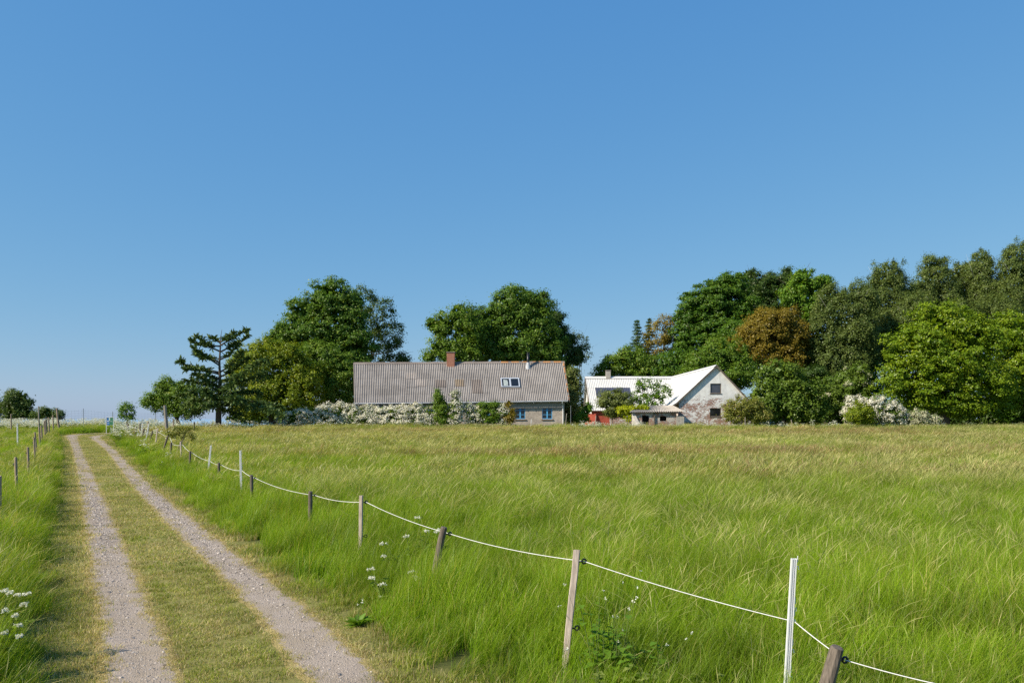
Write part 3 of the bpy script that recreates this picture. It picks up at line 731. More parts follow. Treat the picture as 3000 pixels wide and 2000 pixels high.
# the white rope
off = P(2760, 2006, 5.25); off2 = P(3120, 2130, 4.9)
chain = [off2, off, corner, h1, w1[0], k1[0], w2[0], k2[0], k3[0], h2, k4[0], h3, k5[0], w3[0], k6[0], k7[0], w4[0], k8[0], h4, k9[0], h5, k10[0], k11[0]]
mb = MB(); rp = []
for i, (a, b) in enumerate(zip(chain[:-1], chain[1:])):
    L = (b - a).length; sag = .012 * L if i > 0 else .01; n = 10
    for j in range(n): f = j / n; rp.append(a.lerp(b, f) - Vector((0, 0, sag * 4 * f * (1 - f))))
rp.append(chain[-1])
mb.tube(rp, [.0037 if p.y < 12 else .0045 if p.y < 20 else .0055 if p.y < 35 else .0065 for p in rp], 6); ro = mb.build('fence_rope', M['rope'], None, True)
tag(ro, 'white electric fence rope strung from post to post along the verge', 'rope')

# poles and stakes at the far end
b, t_ = span(483, 1188, 488.6, 1255, 66); round_post(b, t_, .125, M['post_grey'], 'wooden_pole', 'tall thick grey pole leaning in front of the apple tree', 'pole', 'tall poles at the far fence', seed=20)
b, t_ = span(113.4, 1190, 114.4, 1241, 71); round_post(b, t_, .06, M['post_grey'], 'wooden_pole', 'tall slender grey pole behind the brown posts', 'pole', 'tall poles at the far fence', seed=21)
b, t_ = span(166.5, 1196, 171, 1237.5, 72.5); round_post(b, t_, .085, M['post_brown'], 'wooden_pole', 'thick brown pole leaning at the end of the paddock fence', 'pole', 'tall poles at the far fence', seed=22)
b, t_ = span(508, 1228, 508.5, 1241, 66); round_post(b, t_, .05, M['post_brown'], 'fence_post', 'thin brown stake in flowers right of the tall thick pole', 'fence post', GP, seed=23)
b, t_ = span(569, 1236, 569, 1248, 66); round_post(b, t_, .06, M['post_dark'], 'fence_post', 'lone dark stake at the meadow edge below the spruce', 'fence post', GP, seed=24)
# paddock posts on the other side
LPO = [(46.4, 1340, 48.7, 1446, 21.5, 'big brown post with two insulators, whole in view, at the paddock'), (-1, 1395, -1, 1511, 16.6, 'brown post cut by the picture edge'),
       (82, 1310, 84, 1397, 26.6, 'brown paddock post next beyond the biggest whole one'), (99.5, 1282, 103.5, 1357, 33.5, 'brown paddock post crossing a slightly tilted thinner neighbour'),
       (102, 1266, 109, 1340, 37, 'tilted brown post emerging behind the upright crossing one'), (115, 1252, 117, 1305, 48.5, 'brown post of the middle pair on the paddock line, bearing insulators'),
       (121, 1246, 123, 1294, 52, 'plain brown post of the middle pair on the paddock line'), (130, 1233, 132, 1279, 57, 'first brown post of the far tight trio'),
       (133.5, 1229.5, 136, 1274, 58.5, 'middle brown post of the far tight trio'), (136, 1229, 138, 1271, 60, 'last brown post of the far tight trio'),
       (142.6, 1222.6, 144, 1262, 63, 'brown post just past the far tight trio'), (154.5, 1216, 156, 1246, 68, 'slim brown post next to the thick leaning end pole'), (32.5, 1213, 33, 1242, 70, 'solitary brown stake before the white flowers and round tree')]
for i, (a, b_, c_, d_, D, lab) in enumerate(LPO):
    b, t_ = span(a, b_, c_, d_, D); round_post(b, t_, .036 if D < 40 else .05, M['post_brown'], 'fence_post', lab, 'fence post', GL, ins=((.86, .24) if D < 50 else ()), seed=40 + i, side=-1)
b, t_ = span(50.4, 1240, 51.4, 1297, 50); plastic_post(b, t_, 'single white plastic post standing inside the paddock', GL, .5, 1.6)
# thin stakes along the far edge of the meadow
for i, (a, b_, c_, d_, D, mt, r_, lab) in enumerate([(1557, 1228, 1556, 1241, 72, 'white_plastic', .022, 'short white stake before the farmhouse wall between its windows'), (1660, 1211, 1657, 1246, 72.5, 'post_grey', .03, 'leaning grey stake at the farmhouse corner'),
        (1672, 1188, 1672, 1240, 74, 'metal', .016, 'thin metal rod between farmhouse and barn'), (1746, 1217, 1744, 1250, 72, 'post_grey', .035, 'grey wooden stake in front of the red plinth'), (2183, 1222, 2183, 1250, 71.5, 'post_grey', .03, 'thin stake before the bush beside the gable'),
        (2474, 1236, 2482, 1250, 72, 'post_grey', .045, 'tilted pale stake at the white flowering shrub'), (2572, 1236, 2571, 1248, 72.5, 'post_grey', .04, 'small pale stake under the big bright tree'), (2318, 1229, 2320, 1242, 74, 'bark_light', .045, 'pale broken stump under the hazel tree')]):
    b, t_ = span(a, b_, c_, d_, D); round_post(b, t_, r_, M[mt], 'stake', lab, 'stake', 'thin stakes along the far meadow edge', seed=60 + i)

# deer fence of wire mesh with thin metal posts on the crest
t = empty('wire_mesh_fence', (P(244, 1226, 77).x, 77, gz(77)), 'tall see-through wire mesh fence on the crest behind the bend', 'fence')
def fpt(px, z, D): p = P(px, 1226, D); return Vector((p.x, D, gz(D) + z))
tops = [(165, 1.95, 74), (244, 2.05, 77), (330, 1.75, 78), (456, 1.7, 79), (560, 1.6, 80)]
for px, z, D in tops[1:]:
    mb = MB(); mb.tube([fpt(px, -.2, D), fpt(px, z + .1, D)], .028, 6); mb.build('post', M['metal'], t)
mb = MB()
for j in range(9):
    f = (j + .5) / 9
    mb.tube([fpt(px, z * f, D) - Vector((0, 0, 0)) for px, z, D in tops], .0042, 4)
for (a, za, da), (b, zb, db) in zip(tops[:-1], tops[1:]):
    n = int((b - a) / 9)
    for j in range(n):
        f = (j + .5) / n; px, z, D = a + (b - a) * f, za + (zb - za) * f, da + (db - da) * f; mb.tube([fpt(px, 0, D), fpt(px, z, D)], .0034, 4)
mb.build('wire_mesh', M['metal'], t)

# the blue and green board at the bend
D = 70.5; c = P(322, 1233.5, D); t = empty('notice_board', (c.x, D, gz(D)), 'small blue and green notice board in a white frame at the track bend', 'sign')
w, hh_ = .60, .68; x0, x1, z0, z1 = c.x - w / 2, c.x + w / 2, c.z - hh_ / 2, c.z + hh_ / 2
blue = plain('sign_blue', (.03, .14, .36), .45, .4, 5, .1, 0); green = plain('sign_green', (.035, .16, .09), .45, .4, 5, .1, 0)
mb = MB(); mb.box((x0, D, z0), (c.x - .04, D + .02, z1)); mb.build('blue_panel', blue, t)
mb = MB(); mb.box((c.x - .04, D, z0), (x1, D + .02, z1)); mb.build('green_panel', green, t)
mb = MB(); mb.box((x0 - .03, D - .02, gz(D)), (x0, D + .04, z1 + .03)); mb.box((x1, D - .02, gz(D)), (x1 + .03, D + .04, z1 + .03)); mb.box((x0, D - .018, z1), (x1, D + .038, z1 + .03)); mb.build('frame', M['white_plastic'], t)
mb = MB()
for i, (a, b_) in enumerate([(.05, .11), (.13, .16), (.18, .23), (.30, .50)]): mb.box((x0 + a, D - .004, c.z - .02), (x0 + b_, D - .001, c.z + (.05 if i < 3 else .0)))
mb.box((x0 + .05, D - .004, c.z - .17), (x0 + .25, D - .001, c.z - .15)); mb.build('sign_text_marking', M['white_plastic'], t)
mb = MB(); mb.box((c.x - .09, D - .004, c.z + .08), (c.x + .02, D - .001, z1 - .03)); mb.build('emblem', plain('sign_pale', (.42, .55, .5), .5, .3, 5, .1, 0), t)

# ------------------------------------------------------------------ buildings
def corrug_mat(name, c1, c2, lichen=None, stain=.5):
    m, nt, out = newmat(name)
    o = opos(nt)
    n1 = noise(nt, o, .7, 5.0); n2 = noise(nt, o, 9.0, 5.0, .7); n3 = noise(nt, o, 3.0, 3.0, .6, (1, .15, .15))
    col = mix(nt, ramp(nt, n2, .3, .7), c1, c2)
    col = mix(nt, ramp(nt, n1, .42, .7, 0, stain), col, tuple(c * .55 for c in c1))
    col = mix(nt, ramp(nt, n3, .5, .75, 0, stain * .7), col, tuple(c * .6 for c in c1))
    n4 = noise(nt, o, 14.0, 3.0, .6)
    col = mix(nt, ramp(nt, n4, .64, .70, 0, .6), col, tuple(min(.8, c * 1.35) for c in c2))
    principled(nt, out, col, .92, .15, n2, .35, .01); return m
M['fibre'] = corrug_mat('old_fibre_cement', (.235, .212, .195), (.355, .33, .308))
M['fibre_dark'] = corrug_mat('darker_fibre_cement', (.18, .152, .135), (.26, .225, .20))
M['fibre_brown'] = corrug_mat('brownish_fibre_cement', (.22, .17, .12), (.30, .245, .185))
M['fibre_pale'] = corrug_mat('pale_fibre_cement', (.28, .245, .22), (.41, .37, .335))
M['shed_roof'] = corrug_mat('shed_fibre_cement', (.34, .30, .255), (.50, .455, .395))
M['lichen'] = plain('orange_lichen', (.40, .20, .085), .95, .1, 9, .4)
M['white_steel'] = plain('white_roof_steel', (.60, .59, .56), .5, .35, 1.2, .06, .03)
M['clear_sheet'] = plain('dark_roof_sheet', (.055, .06, .085), .35, .5, 4, .3, .05)
M['blue_paint'] = plain('blue_window_paint', (.09, .34, .60), .55, .4, 7, .22, .05)
M['skylight_frame'] = plain('pale_zinc_frame', (.40, .44, .50), .45, .5, 9, .12, .03)
M['gutter'] = plain('gutter_zinc', (.42, .43, .45), .5, .5, 5, .15, .03)
M['board'] = wood_mat('brown_barge_board', (.07, .055, .045), (.20, .165, .135))
M['red_wall'] = plain('red_plaster', (.38, .085, .055), .9, .1, 2.5, .28, .2)
M['concrete'] = plain('rough_concrete', (.36, .33, .29), .95, .1, 6, .25, .4)
M['inner_shade'] = plain('painted_inner_shade', (.012, .011, .010), .9, .1, 2, .3, 0)
M['net_curtain'] = plain('pale_curtain', (.30, .34, .33), .8, .2, 8, .35, .2)
def glass_mat():
    m, nt, out = newmat('window_glass')
    principled(nt, out, (.012, .014, .017), .06, .6); return m
M['glass'] = glass_mat()
def brickwork(name, b1, b2, mortar, wash=None, wash_lo=.4, wash_hi=.5, scale=1.0, plane='XZ', zpaint=None):
    """brick courses; WASH is a coat of old lime over them that has come off in patches"""
    m, nt, out = newmat(name)
    o = opos(nt); sep = node(nt, 'ShaderNodeSeparateXYZ'); nt.links.new(o, sep.inputs[0])
    cb = node(nt, 'ShaderNodeCombineXYZ'); nt.links.new(sep.outputs[0 if plane[0] == 'X' else 1], cb.inputs[0]); nt.links.new(sep.outputs[2], cb.inputs[1])
    br = node(nt, 'ShaderNodeTexBrick'); nt.links.new(cb.outputs[0], br.inputs['Vector'])
    for k, v in (('Color1', rgb(b1)), ('Color2', rgb(b2)), ('Mortar', rgb(mortar))): br.inputs[k].default_value = v
    br.inputs['Scale'].default_value = 1.0; br.inputs['Mortar Size'].default_value = .011; br.inputs['Brick Width'].default_value = .24; br.inputs['Row Height'].default_value = .072
    n1 = noise(nt, o, 1.1, 6.0, .62, (1, 1, 1.7)); n2 = noise(nt, o, 5.0, 6.0, .72, (1, 1, 2.6))
    col = mix(nt, ramp(nt, n2, .35, .7, 0, .5), br.outputs['Color'], tuple(c * .5 for c in b1))
    h = br.outputs['Fac']
    if wash is not None:
        zf = ramp(nt, sep.outputs[2], zpaint[0], zpaint[1], zpaint[2], zpaint[3]) if zpaint else 0.0
        f = math_(nt, 'ADD', math_(nt, 'ADD', math_(nt, 'MULTIPLY', n1, .38), math_(nt, 'MULTIPLY', n2, .62)), zf)
        f = math_(nt, 'ADD', f, math_(nt, 'MULTIPLY', br.outputs['Fac'], .03))
        k = ramp(nt, f, wash_lo, wash_hi)
        wn = mix(nt, ramp(nt, noise(nt, o, 2.2, 5.0), .3, .7), tuple(c * .78 for c in wash), wash)
        wn = mix(nt, ramp(nt, noise(nt, o, 5.0, 4.0, .6, (1, 1, .16)), .56, .75, 0, .5), wn, tuple(c * .55 for c in wash))
        col = mix(nt, k, col, wn); h = math_(nt, 'ADD', math_(nt, 'MULTIPLY', k, 1.0), math_(nt, 'MULTIPLY', h, -.25))
    else: h = math_(nt, 'MULTIPLY', h, -1.0)
    principled(nt, out, col, .93, .12, h, .6, .012); return m
M['grey_brick'] = brickwork('grey_rendered_brick', (.24, .20, .165), (.34, .285, .24), (.40, .35, .295), (.50, .43, .36), .40, .54)
M['white_brick'] = brickwork('limewashed_brick', (.30, .105, .06), (.24, .15, .11), (.40, .36, .31), (.78, .77, .74), .485, .51, zpaint=(3.6, 5.2, -.012, .14))
M['shed_brick'] = brickwork('shed_brick', (.30, .10, .055), (.24, .13, .09), (.36, .32, .28), (.52, .48, .43), .49, .54)
M['red_brick'] = brickwork('red_chimney_brick', (.42, .125, .06), (.34, .09, .05), (.40, .30, .24))

def corrugated(p00, p10, p01, p11, n_waves, amp, rows=4, seg=8, prof='sine', lap=.014, lift=0.0, u0=0.0, u1=1.0, v0=0.0, v1=1.0, jit=0.0, seed=0):
    """sheet roofing over the quad eave-left, eave-right, ridge-left, ridge-right"""
    p00, p10, p01, p11 = map(lambda p: np.array(p, float), (p00, p10, p01, p11))
    nw = max(1, int(round(n_waves * (u1 - u0)))); nu = nw * seg + 1
    u = np.linspace(u0, u1, nu); ph = u * n_waves * 2 * PI
    if prof == 'sine': w = np.sin(ph)
    else:
        f = (u * n_waves) % 1.0; w = np.interp(f, [0, .28, .36, .46, .54, 1.0], [-1, -1, 1, 1, -1, -1])
    nrm = np.cross(p10 - p00, p01 - p00); nrm /= np.linalg.norm(nrm)
    if nrm[2] < 0: nrm = -nrm
    r = np.random.default_rng(seed); V = []; Q = []; base = 0; edges = np.linspace(v0, v1, rows + 1)
    for k in range(rows):
        va, vb = edges[k], min(v1, edges[k + 1] + (.01 if k < rows - 1 else 0)); ja = r.normal(0, jit)
        for v, o in ((va, lap + lift + abs(ja)), ((va + vb) / 2, lap * .5 + lift + ja * .3), (vb, lift)):
            a = p00 + (p01 - p00) * v; b = p10 + (p11 - p10) * v
            V.append(a[None] + (b - a)[None] * u[:, None] + nrm[None] * (w * amp + o)[:, None])
        for j in range(2):
            i = np.arange(nu - 1) + base + j * nu; Q.append(np.stack([i, i + 1, i + 1 + nu, i + nu], 1))
        base += 3 * nu
    return np.concatenate(V), np.concatenate(Q), nrm
def sheet(name, parent, mat, *a, **k):
    V, Q, n = corrugated(*a, **k); me = npmesh(name, V, Q, mat); me.polygons.foreach_set('use_smooth', [True] * len(Q)); return link(name, me, parent)
def wall_holes(mb, x0, x1, z0, z1, y, holes, th, mi=0):
    """upright wall facing -Y with rectangular openings (x0,x1,z0,z1)"""
    xs = sorted({x0, x1} | {h[0] for h in holes} | {h[1] for h in holes}); zs = sorted({z0, z1} | {h[2] for h in holes} | {h[3] for h in holes})
    for a, b in zip(xs[:-1], xs[1:]):
        for c, d in zip(zs[:-1], zs[1:]):
            if any(h[0] - 1e-6 <= a and b <= h[1] + 1e-6 and h[2] - 1e-6 <= c and d <= h[3] + 1e-6 for h in holes): continue
            mb.add([(a, y, c), (b, y, c), (b, y, d), (a, y, d)], [(0, 1, 2, 3)], mi)
    for a, b, c, d in holes:
        y2 = y + th; mb.add([(a, y, c), (b, y, c), (b, y, d), (a, y, d), (a, y2, c), (b, y2, c), (b, y2, d), (a, y2, d)], [(0, 1, 5, 4), (1, 2, 6, 5), (2, 3, 7, 6), (3, 0, 4, 7)], mi)

# farmhouse: a long grey house with a corrugated roof
DH = 96 * DS
EL, ER = P(1039, 1180, DH), P(1668, 1172, DH); RL, RR = P(1036.3, 1063.5, DH + 4.2), P(1652, 1060, DH + 4.2)
house = empty('farmhouse', (P(1350, 1226, DH).x, DH + 4, gz(DH)), 'long low grey brick farmhouse with weathered corrugated roof and blue windows', 'house')
gzh = gz(DH) - .4
NW = 118
sheet('roof', house, M['fibre'], EL, ER, RL, RR, NW, .048, rows=5, lap=.008, jit=.002, seed=1)
BL, BR = Vector((RL.x - .1, DH + 8.4, EL.z)), Vector((RR.x + .5, DH + 8.4, ER.z))
sheet('back_roof', house, M['fibre'], BR, BL, RR, RL, NW, .033, rows=3)
def roof_uv(px, py):
    """u,v on the front slope seen at a photo pixel"""
    lo = [0.0, 1.0]
    best = None
    for v in np.linspace(0, 1, 201):
        a = EL.lerp(RL, v); b = ER.lerp(RR, v); pa = (1500 + a.x / a.y * F, YH - (a.z - H) / a.y * F); pb = (1500 + b.x / b.y * F, YH - (b.z - H) / b.y * F)
        u = (px - pa[0]) / (pb[0] - pa[0]); yy = pa[1] + (pb[1] - pa[1]) * u
        if best is None or abs(yy - py) < best[0]: best = (abs(yy - py), u, v)
    return best[1], best[2]
def roof_pt(u, v, lift=0.0):
    p = EL.lerp(ER, u).lerp(RL.lerp(RR, u), v); n = (ER - EL).cross(RL - EL).normalized(); n = n if n.z > 0 else -n; return p + n * lift
# replaced sheets of another shade
for i, (xa, ya, xb, yb, mt) in enumerate([(1192, 1091, 1220, 1111, 'fibre_pale'), (1220, 1111, 1250, 1131, 'fibre_pale'), (1277, 1112, 1306, 1134, 'fibre_dark'), (1332, 1111, 1360, 1132, 'fibre_brown'), (1386, 1111, 1413, 1152, 'fibre_dark'), (1190, 1111, 1222, 1135, 'fibre')]):
    (ua, va), (ub, vb) = roof_uv(xa, yb), roof_uv(xb, ya)
    ua, ub = round(ua * NW) / NW, round(ub * NW) / NW
    sheet('roof_sheet', house, M[mt], EL, ER, RL, RR, NW, .048, rows=1, lap=.02, lift=.012, u0=ua, u1=ub, v0=va, v1=vb)
# ridge capping, lichen on the verge
mb = MB(); rr_ = random.Random(3)
nC = 19
for i in range(nC):
    a, b = RL.lerp(RR, i / nC), RL.lerp(RR, (i + 1) / nC + .003); z = rr_.uniform(0, .02); d1 = (EL - RL).normalized() * .26; d2 = (BL - RL).normalized() * .26; up = Vector((0, 0, .06 + z))
    mb.add([a + d1 + up * .9, b + d1 + up * .9, b + up * 1.25, a + up * 1.25, a + d2 + up * .9, b + d2 + up * .9], [(0, 1, 2, 3), (3, 2, 5, 4)])
rc = mb.build('ridge_cap', M['fibre_dark'], house, fix=False)
mb = MB()
for i in range(26):
    f = i / 26
    if rr_.random() < .4: continue
    a = ER.lerp(RR, f) ; b = ER.lerp(RR, f + .038); n = (RL - EL).cross(ER - EL).normalized(); n = n if n.z > 0 else -n; w = .03 + .12 * rr_.random() * (.3 + f)
    mb.add([a + n * .06, b + n * .06, b + n * .055 - Vector((w, 0, 0)), a + n * .055 - Vector((w, 0, 0))], [(0, 1, 2, 3)])
for i in range(6):
    f = .70 + .05 * i; a = RL.lerp(RR, f); b = RL.lerp(RR, f + .035); d1 = (EL - RL).normalized() * (.1 + .12 * rr_.random()); up = Vector((0, -.01, .085))
    mb.add([a + up, b + up, b + d1 + up, a + d1 + up], [(0, 1, 2, 3)])
mb.build('lichen', M['lichen'], house, fix=False)
mb = MB()
for a, b in ((ER, RR), (EL, RL)):
    s = .05 if a is ER else -.05
    mb.prism([a + Vector((0, 0, -.16)), a + Vector((0, 0, .03)), b + Vector((0, 0, .05)), b + Vector((0, 0, -.16))], (s, 0, 0))
mb.build('barge_board', M['board'], house)
# walls
yw = DH + .42; xl, xr = EL.x + .25, ER.x - .45; zt = EL.z + .12
wins = []
for pc in (1107, 1183, 1256, 1340, 1420, 1524, 1603):
    xc = P(pc, 1226, yw).x; wins.append((xc - .49, xc + .49, P(0, 1227, yw).z, P(0, 1188.5, yw).z))
mb = MB(); wall_holes(mb, xl, xr, gzh, zt, yw, wins, .13)
yb_ = DH + 7.9
mb.add([(xl, yw, gzh), (xl, yb_, gzh), (xl, yb_, zt), (xl, (yw + yb_) / 2, RL.z - .25), (xl, yw, zt)], [(0, 1, 2, 3, 4)])
mb.add([(xr, yw, gzh), (xr, yb_, gzh), (xr, yb_, zt), (xr, (yw + yb_) / 2, RR.z - .25), (xr, yw, zt)], [(4, 3, 2, 1, 0)])
mb.add([(xl, yb_, gzh), (xr, yb_, gzh), (xr, yb_, zt), (xl, yb_, zt)], [(3, 2, 1, 0)])
mb.build('wall', M['grey_brick'], house, fix=False)
# eaves board and soffit below the roof, gutter, downpipe, lamp
mb = MB()
mb.prism([Vector((EL.x + .05, DH + .14, EL.z - .20)), Vector((EL.x + .05, DH + .14, EL.z - .045)), Vector((ER.x - .1, DH + .14, ER.z - .045)), Vector((ER.x - .1, DH + .14, ER.z - .20))], (0, .03, 0))
mb.prism([Vector((xl, yw - .06, zt - .62)), Vector((xl, yw - .06, zt - .02)), Vector((xr, yw - .06, zt - .02)), Vector((xr, yw - .06, zt - .62))], (0, .055, 0))
mb.build('eaves_band', plain('eaves_render', (.33, .295, .26), .9, .1, 3, .15, .2), house)
mb = MB(); mb.tube([EL + Vector((0, -.05, -.07)), EL.lerp(ER, .5) + Vector((0, -.05, -.085)), ER + Vector((-.15, -.05, -.07))], .062, 8)
for i in range(27): p = EL.lerp(ER, (i + .5) / 27) + Vector((0, -.05, -.075)); mb.box((p.x - .012, p.y - .072, p.z - .075), (p.x + .012, p.y + .06, p.z + .075))
mb.build('gutter', M['gutter'], house)
xd = P(1649, 1226, yw).x
mb = MB(); mb.tube([(xd - .08, DH - .03, ER.z - .1), (xd - .08, DH - .02, ER.z - .22), (xd, yw - .09, ER.z - .55), (xd, yw - .09, gzh)], .045, 8); mb.build('downpipe', M['white_plastic'], house)
lp = P(1564, 1181, yw - .05); mb = MB(); mb.tube([(lp.x, yw - .06, lp.z), (lp.x, yw - .2, lp.z + .03)], .025, 6); mb.tube([(lp.x, yw - .2, lp.z + .10), (lp.x, yw - .2, lp.z + .02), (lp.x, yw - .2, lp.z - .05)], [.05, .11, .09], 10); mb.build('wall_lamp', M['metal'], house)
for i, (a, b, c, d) in enumerate(wins):
    wd = empty('window', (a, yw, c), None, None); wd.parent = house; wd.location = Vector((a, yw, c)) - house.location
    f = MB(); y0, y1 = yw + .03, yw + .09; fw = .065
    f.box((a, y0, c), (a + fw, y1, d)); f.box((b - fw, y0, c), (b, y1, d)); f.box((a + fw, y0, c), (b - fw, y1, c + fw)); f.box((a + fw, y0, d - fw), (b - fw, y1, d))
    m_ = (a + b) / 2; f.box((m_ - .065, y0 - .012, c + fw), (m_ + .065, y1, d - fw))
    for k in (1, 2):
        z = c + (d - c) * k / 3
        f.box((a + fw, y0 + .005, z - .02), (m_ - .065, y1, z + .02)); f.box((m_ + .065, y0 + .005, z - .02), (b - fw, y1, z + .02))
    f.build('frame', M['blue_paint'], wd)
    p_ = MB(); p_.add([(a, y1 - .02, c), (b, y1 - .02, c), (b, y1 - .02, d), (a, y1 - .02, d)], [(0, 1, 2, 3)]); p_.build('pane', M['glass'], wd, fix=False)
    s_ = MB(); s_.box((a - .08, yw - .09, c - .09), (b + .08, yw + .03, c - .005)); s_.build('sill', plain('sill_brick', (.33, .25, .19), .9, .1, 8, .3, .3) if i == 0 else bpy.data.materials['sill_brick'], wd)
# chimney
cx = P(1322, 1226, DH + 4.2).x; zr = RL.lerp(RR, .46).z
mb = MB(); mb.box((cx - .42, DH + 3.72, zr - .85), (cx + .36, DH + 4.5, zr + .98)); ch = mb.build('chimney', M['red_brick'], house)
mb = MB(); mb.box((cx - .47, DH + 3.67, zr + .98), (cx + .41, DH + 4.55, zr + 1.06)); mb.build('chimney_cap', M['fibre_dark'], ch)
# stove pipe
cx = P(1547, 1226, DH + 3.7).x
mb = MB(); mb.tube([(cx, DH + 3.62, zr - .7), (cx, DH + 3.62, zr + .92)], .125, 14); mb.tube([(cx, DH + 3.62, zr + .92), (cx, DH + 3.62, zr + .97)], .14, 14); sp_ = mb.build('stove_pipe', M['black_plastic'], house, True)
mb = MB(); mb.tube([(cx, DH + 3.62, zr - .75), (cx, DH + 3.62, zr - .02)], [.30, .145], 14); mb.build('pipe_collar', M['gutter'], sp_)
# two roof windows
for i, (x0, x1) in enumerate(((1469, 1494), (1495.5, 1520.5))):
    (ua, va), (ub, vb) = roof_uv(x0, 1136), roof_uv(x1, 1109)
    sk = empty('skylight', roof_pt(ua, va), None, None); sk.parent = house; sk.location = roof_pt(ua, va) - house.location
    if i == 0: sk['label'] = 'skylight with a pale crumpled curtain behind the glass'
    def q(u, v, l): return roof_pt(ua + (ub - ua) * u, va + (vb - va) * v, l)
    f = MB()
    for (a0, b0, a1, b1) in ((0, 0, .11, 1), (.89, 0, 1, 1), (.11, 0, .89, .07), (.11, .90, .89, 1)):
        lo = [q(a0, b0, .02), q(a1, b0, .02), q(a1, b1, .02), q(a0, b1, .02)]; hi = [q(a0, b0, .15), q(a1, b0, .15), q(a1, b1, .15), q(a0, b1, .15)]
        f.add(lo + hi, [(3, 2, 1, 0), (4, 5, 6, 7), (0, 1, 5, 4), (1, 2, 6, 5), (2, 3, 7, 6), (3, 0, 4, 7)])
    f.build('frame', M['skylight_frame'], sk)
    p_ = MB(); p_.add([q(.11, .07, .10), q(.89, .07, .10), q(.89, .90, .10), q(.11, .90, .10)], [(0, 1, 2, 3)]); p_.build('pane', M['glass'], sk, fix=False)
    if i == 0:
        p_ = MB(); p_.add([q(.26, .16, .108), q(.72, .14, .108), q(.74, .50, .108), q(.68, .80, .108), q(.28, .83, .108)], [(0, 1, 2, 3, 4)]); p_.build('curtain', M['net_curtain'], sk, fix=False)
    fl_ = MB(); fl_.add([q(-.12, -.09, .055), q(1.1, -.09, .055), q(1.1, 1.06, .055), q(-.12, 1.06, .055)], [(0, 1, 2, 3)]); fl_.build('flashing', M['fibre_dark'], sk, fix=False)

# white barn: a gabled barn end-on, and a long wing behind it
DB = 93 * DS; DW = 118 * DS
gb = gz(DB) - .3
AP = P(2100, 1069, DB); LE = P(1966, 1189, DB); sR_ = 1.06
RE = Vector((AP.x + (AP.z - 3.45) / sR_, DB, 3.45)); YB2 = DW + 3.5
barn = empty('barn', (AP.x, DB + 3, gz(DB)), 'old L-shaped barn with white steel roof and peeling limewashed brick gable', 'barn')
def bk(p, y): return Vector((p.x, y, p.z))
KN = Vector((LE.x + .55, DB, LE.z + .36))                 # the slope kicks out near its foot
sheet('gable_roof', barn, M['white_steel'], bk(KN, YB2), KN, bk(AP, YB2), AP, 92, .012, rows=2, prof='trap', lap=.01)
sheet('gable_roof_foot', barn, M['white_steel'], bk(LE, YB2), LE, bk(KN + Vector((.02, 0, .01)), YB2), KN + Vector((.02, 0, .01)), 92, .012, rows=1, prof='trap', lap=.01)
sheet('gable_roof_back', barn, M['white_steel'], RE, bk(RE, YB2), AP, bk(AP, YB2), 92, .012, rows=2, prof='trap', lap=.01)
mb = MB(); a, b = AP + Vector((0, -.02, .03)), bk(AP, YB2) + Vector((0, 0, .03))
mb.add([a + Vector((-.25, 0, -.2)), a + Vector((0, 0, .02)), a + Vector((.22, 0, -.2)), b + Vector((-.25, 0, -.2)), b + Vector((0, 0, .02)), b + Vector((.22, 0, -.2))], [(0, 1, 4, 3), (1, 2, 5, 4)])
mb.build('ridge_cap', M['white_steel'], barn, fix=False)
mb = MB()
def board(a, b, dz, th=.05, y=.02):
    mb.prism([a + Vector((0, y, -.02)), b + Vector((0, y, -.02)), b + Vector((0, y, -.02 - dz)), a + Vector((0, y, -.02 - dz))], (0, th, 0))
board(LE, KN, .15); board(KN, AP, .17); board(AP, RE, .17)
mb.build('barge_board', M['board'], barn)
yg = DB + .24; xgl, xgr = P(1989, 1226, yg).x, AP.x + 3.35
zgl = AP.z - (AP.x - xgl) * .90 - .05; zgr = AP.z - (xgr - AP.x) * sR_ - .05
W1 = (P(2081, 0, yg).x, P(2113, 0, yg).x, P(0, 1152, yg).z, P(0, 1123, yg).z); W2 = (P(2080, 0, yg).x, P(2113, 0, yg).x, P(0, 1220, yg).z, P(0, 1195, yg).z)
# gable wall: column strips under the two slopes with the openings cut out
mb = MB(); xs_ = sorted({xgl, xgr, AP.x, W1[0], W1[1], W2[0], W2[1]})
def roofz(x): return AP.z - .07 - ((AP.x - x) * .895 if x < AP.x else (x - AP.x) * sR_)
for a, b in zip(xs_[:-1], xs_[1:]):
    cuts = [gb] ; segs_ = []
    z = gb
    for hX in (W2, W1):
        if hX[0] - 1e-5 <= a and b <= hX[1] + 1e-5: segs_.append((z, z, hX[2], hX[2])); z = hX[3]
    segs_.append((z, z, roofz(a), roofz(b)))
    for z0, z1, za, zb in segs_: mb.add([(a, yg, z0), (b, yg, z1), (b, yg, zb), (a, yg, za)], [(0, 1, 2, 3)])
for a, b, c, d in (W1, W2): mb.add([(a, yg, c), (b, yg, c), (b, yg, d), (a, yg, d), (a, yg + .2, c), (b, yg + .2, c), (b, yg + .2, d), (a, yg + .2, d)], [(0, 1, 5, 4), (1, 2, 6, 5), (2, 3, 7, 6), (3, 0, 4, 7)])
mb.build('gable_wall', M['white_brick'], barn, fix=False)
mb = MB(); mb.add([(xgl, yg, gb), (xgl, yg, roofz(xgl)), (xgl, YB2, roofz(xgl)), (xgl, YB2, gb)], [(0, 1, 2, 3)]); mb.add([(xgr, yg, gb), (xgr, yg, roofz(xgr)), (xgr, YB2, roofz(xgr)), (xgr, YB2, gb)], [(3, 2, 1, 0)]); mb.build('side_wall', M['white_brick'], barn, fix=False)
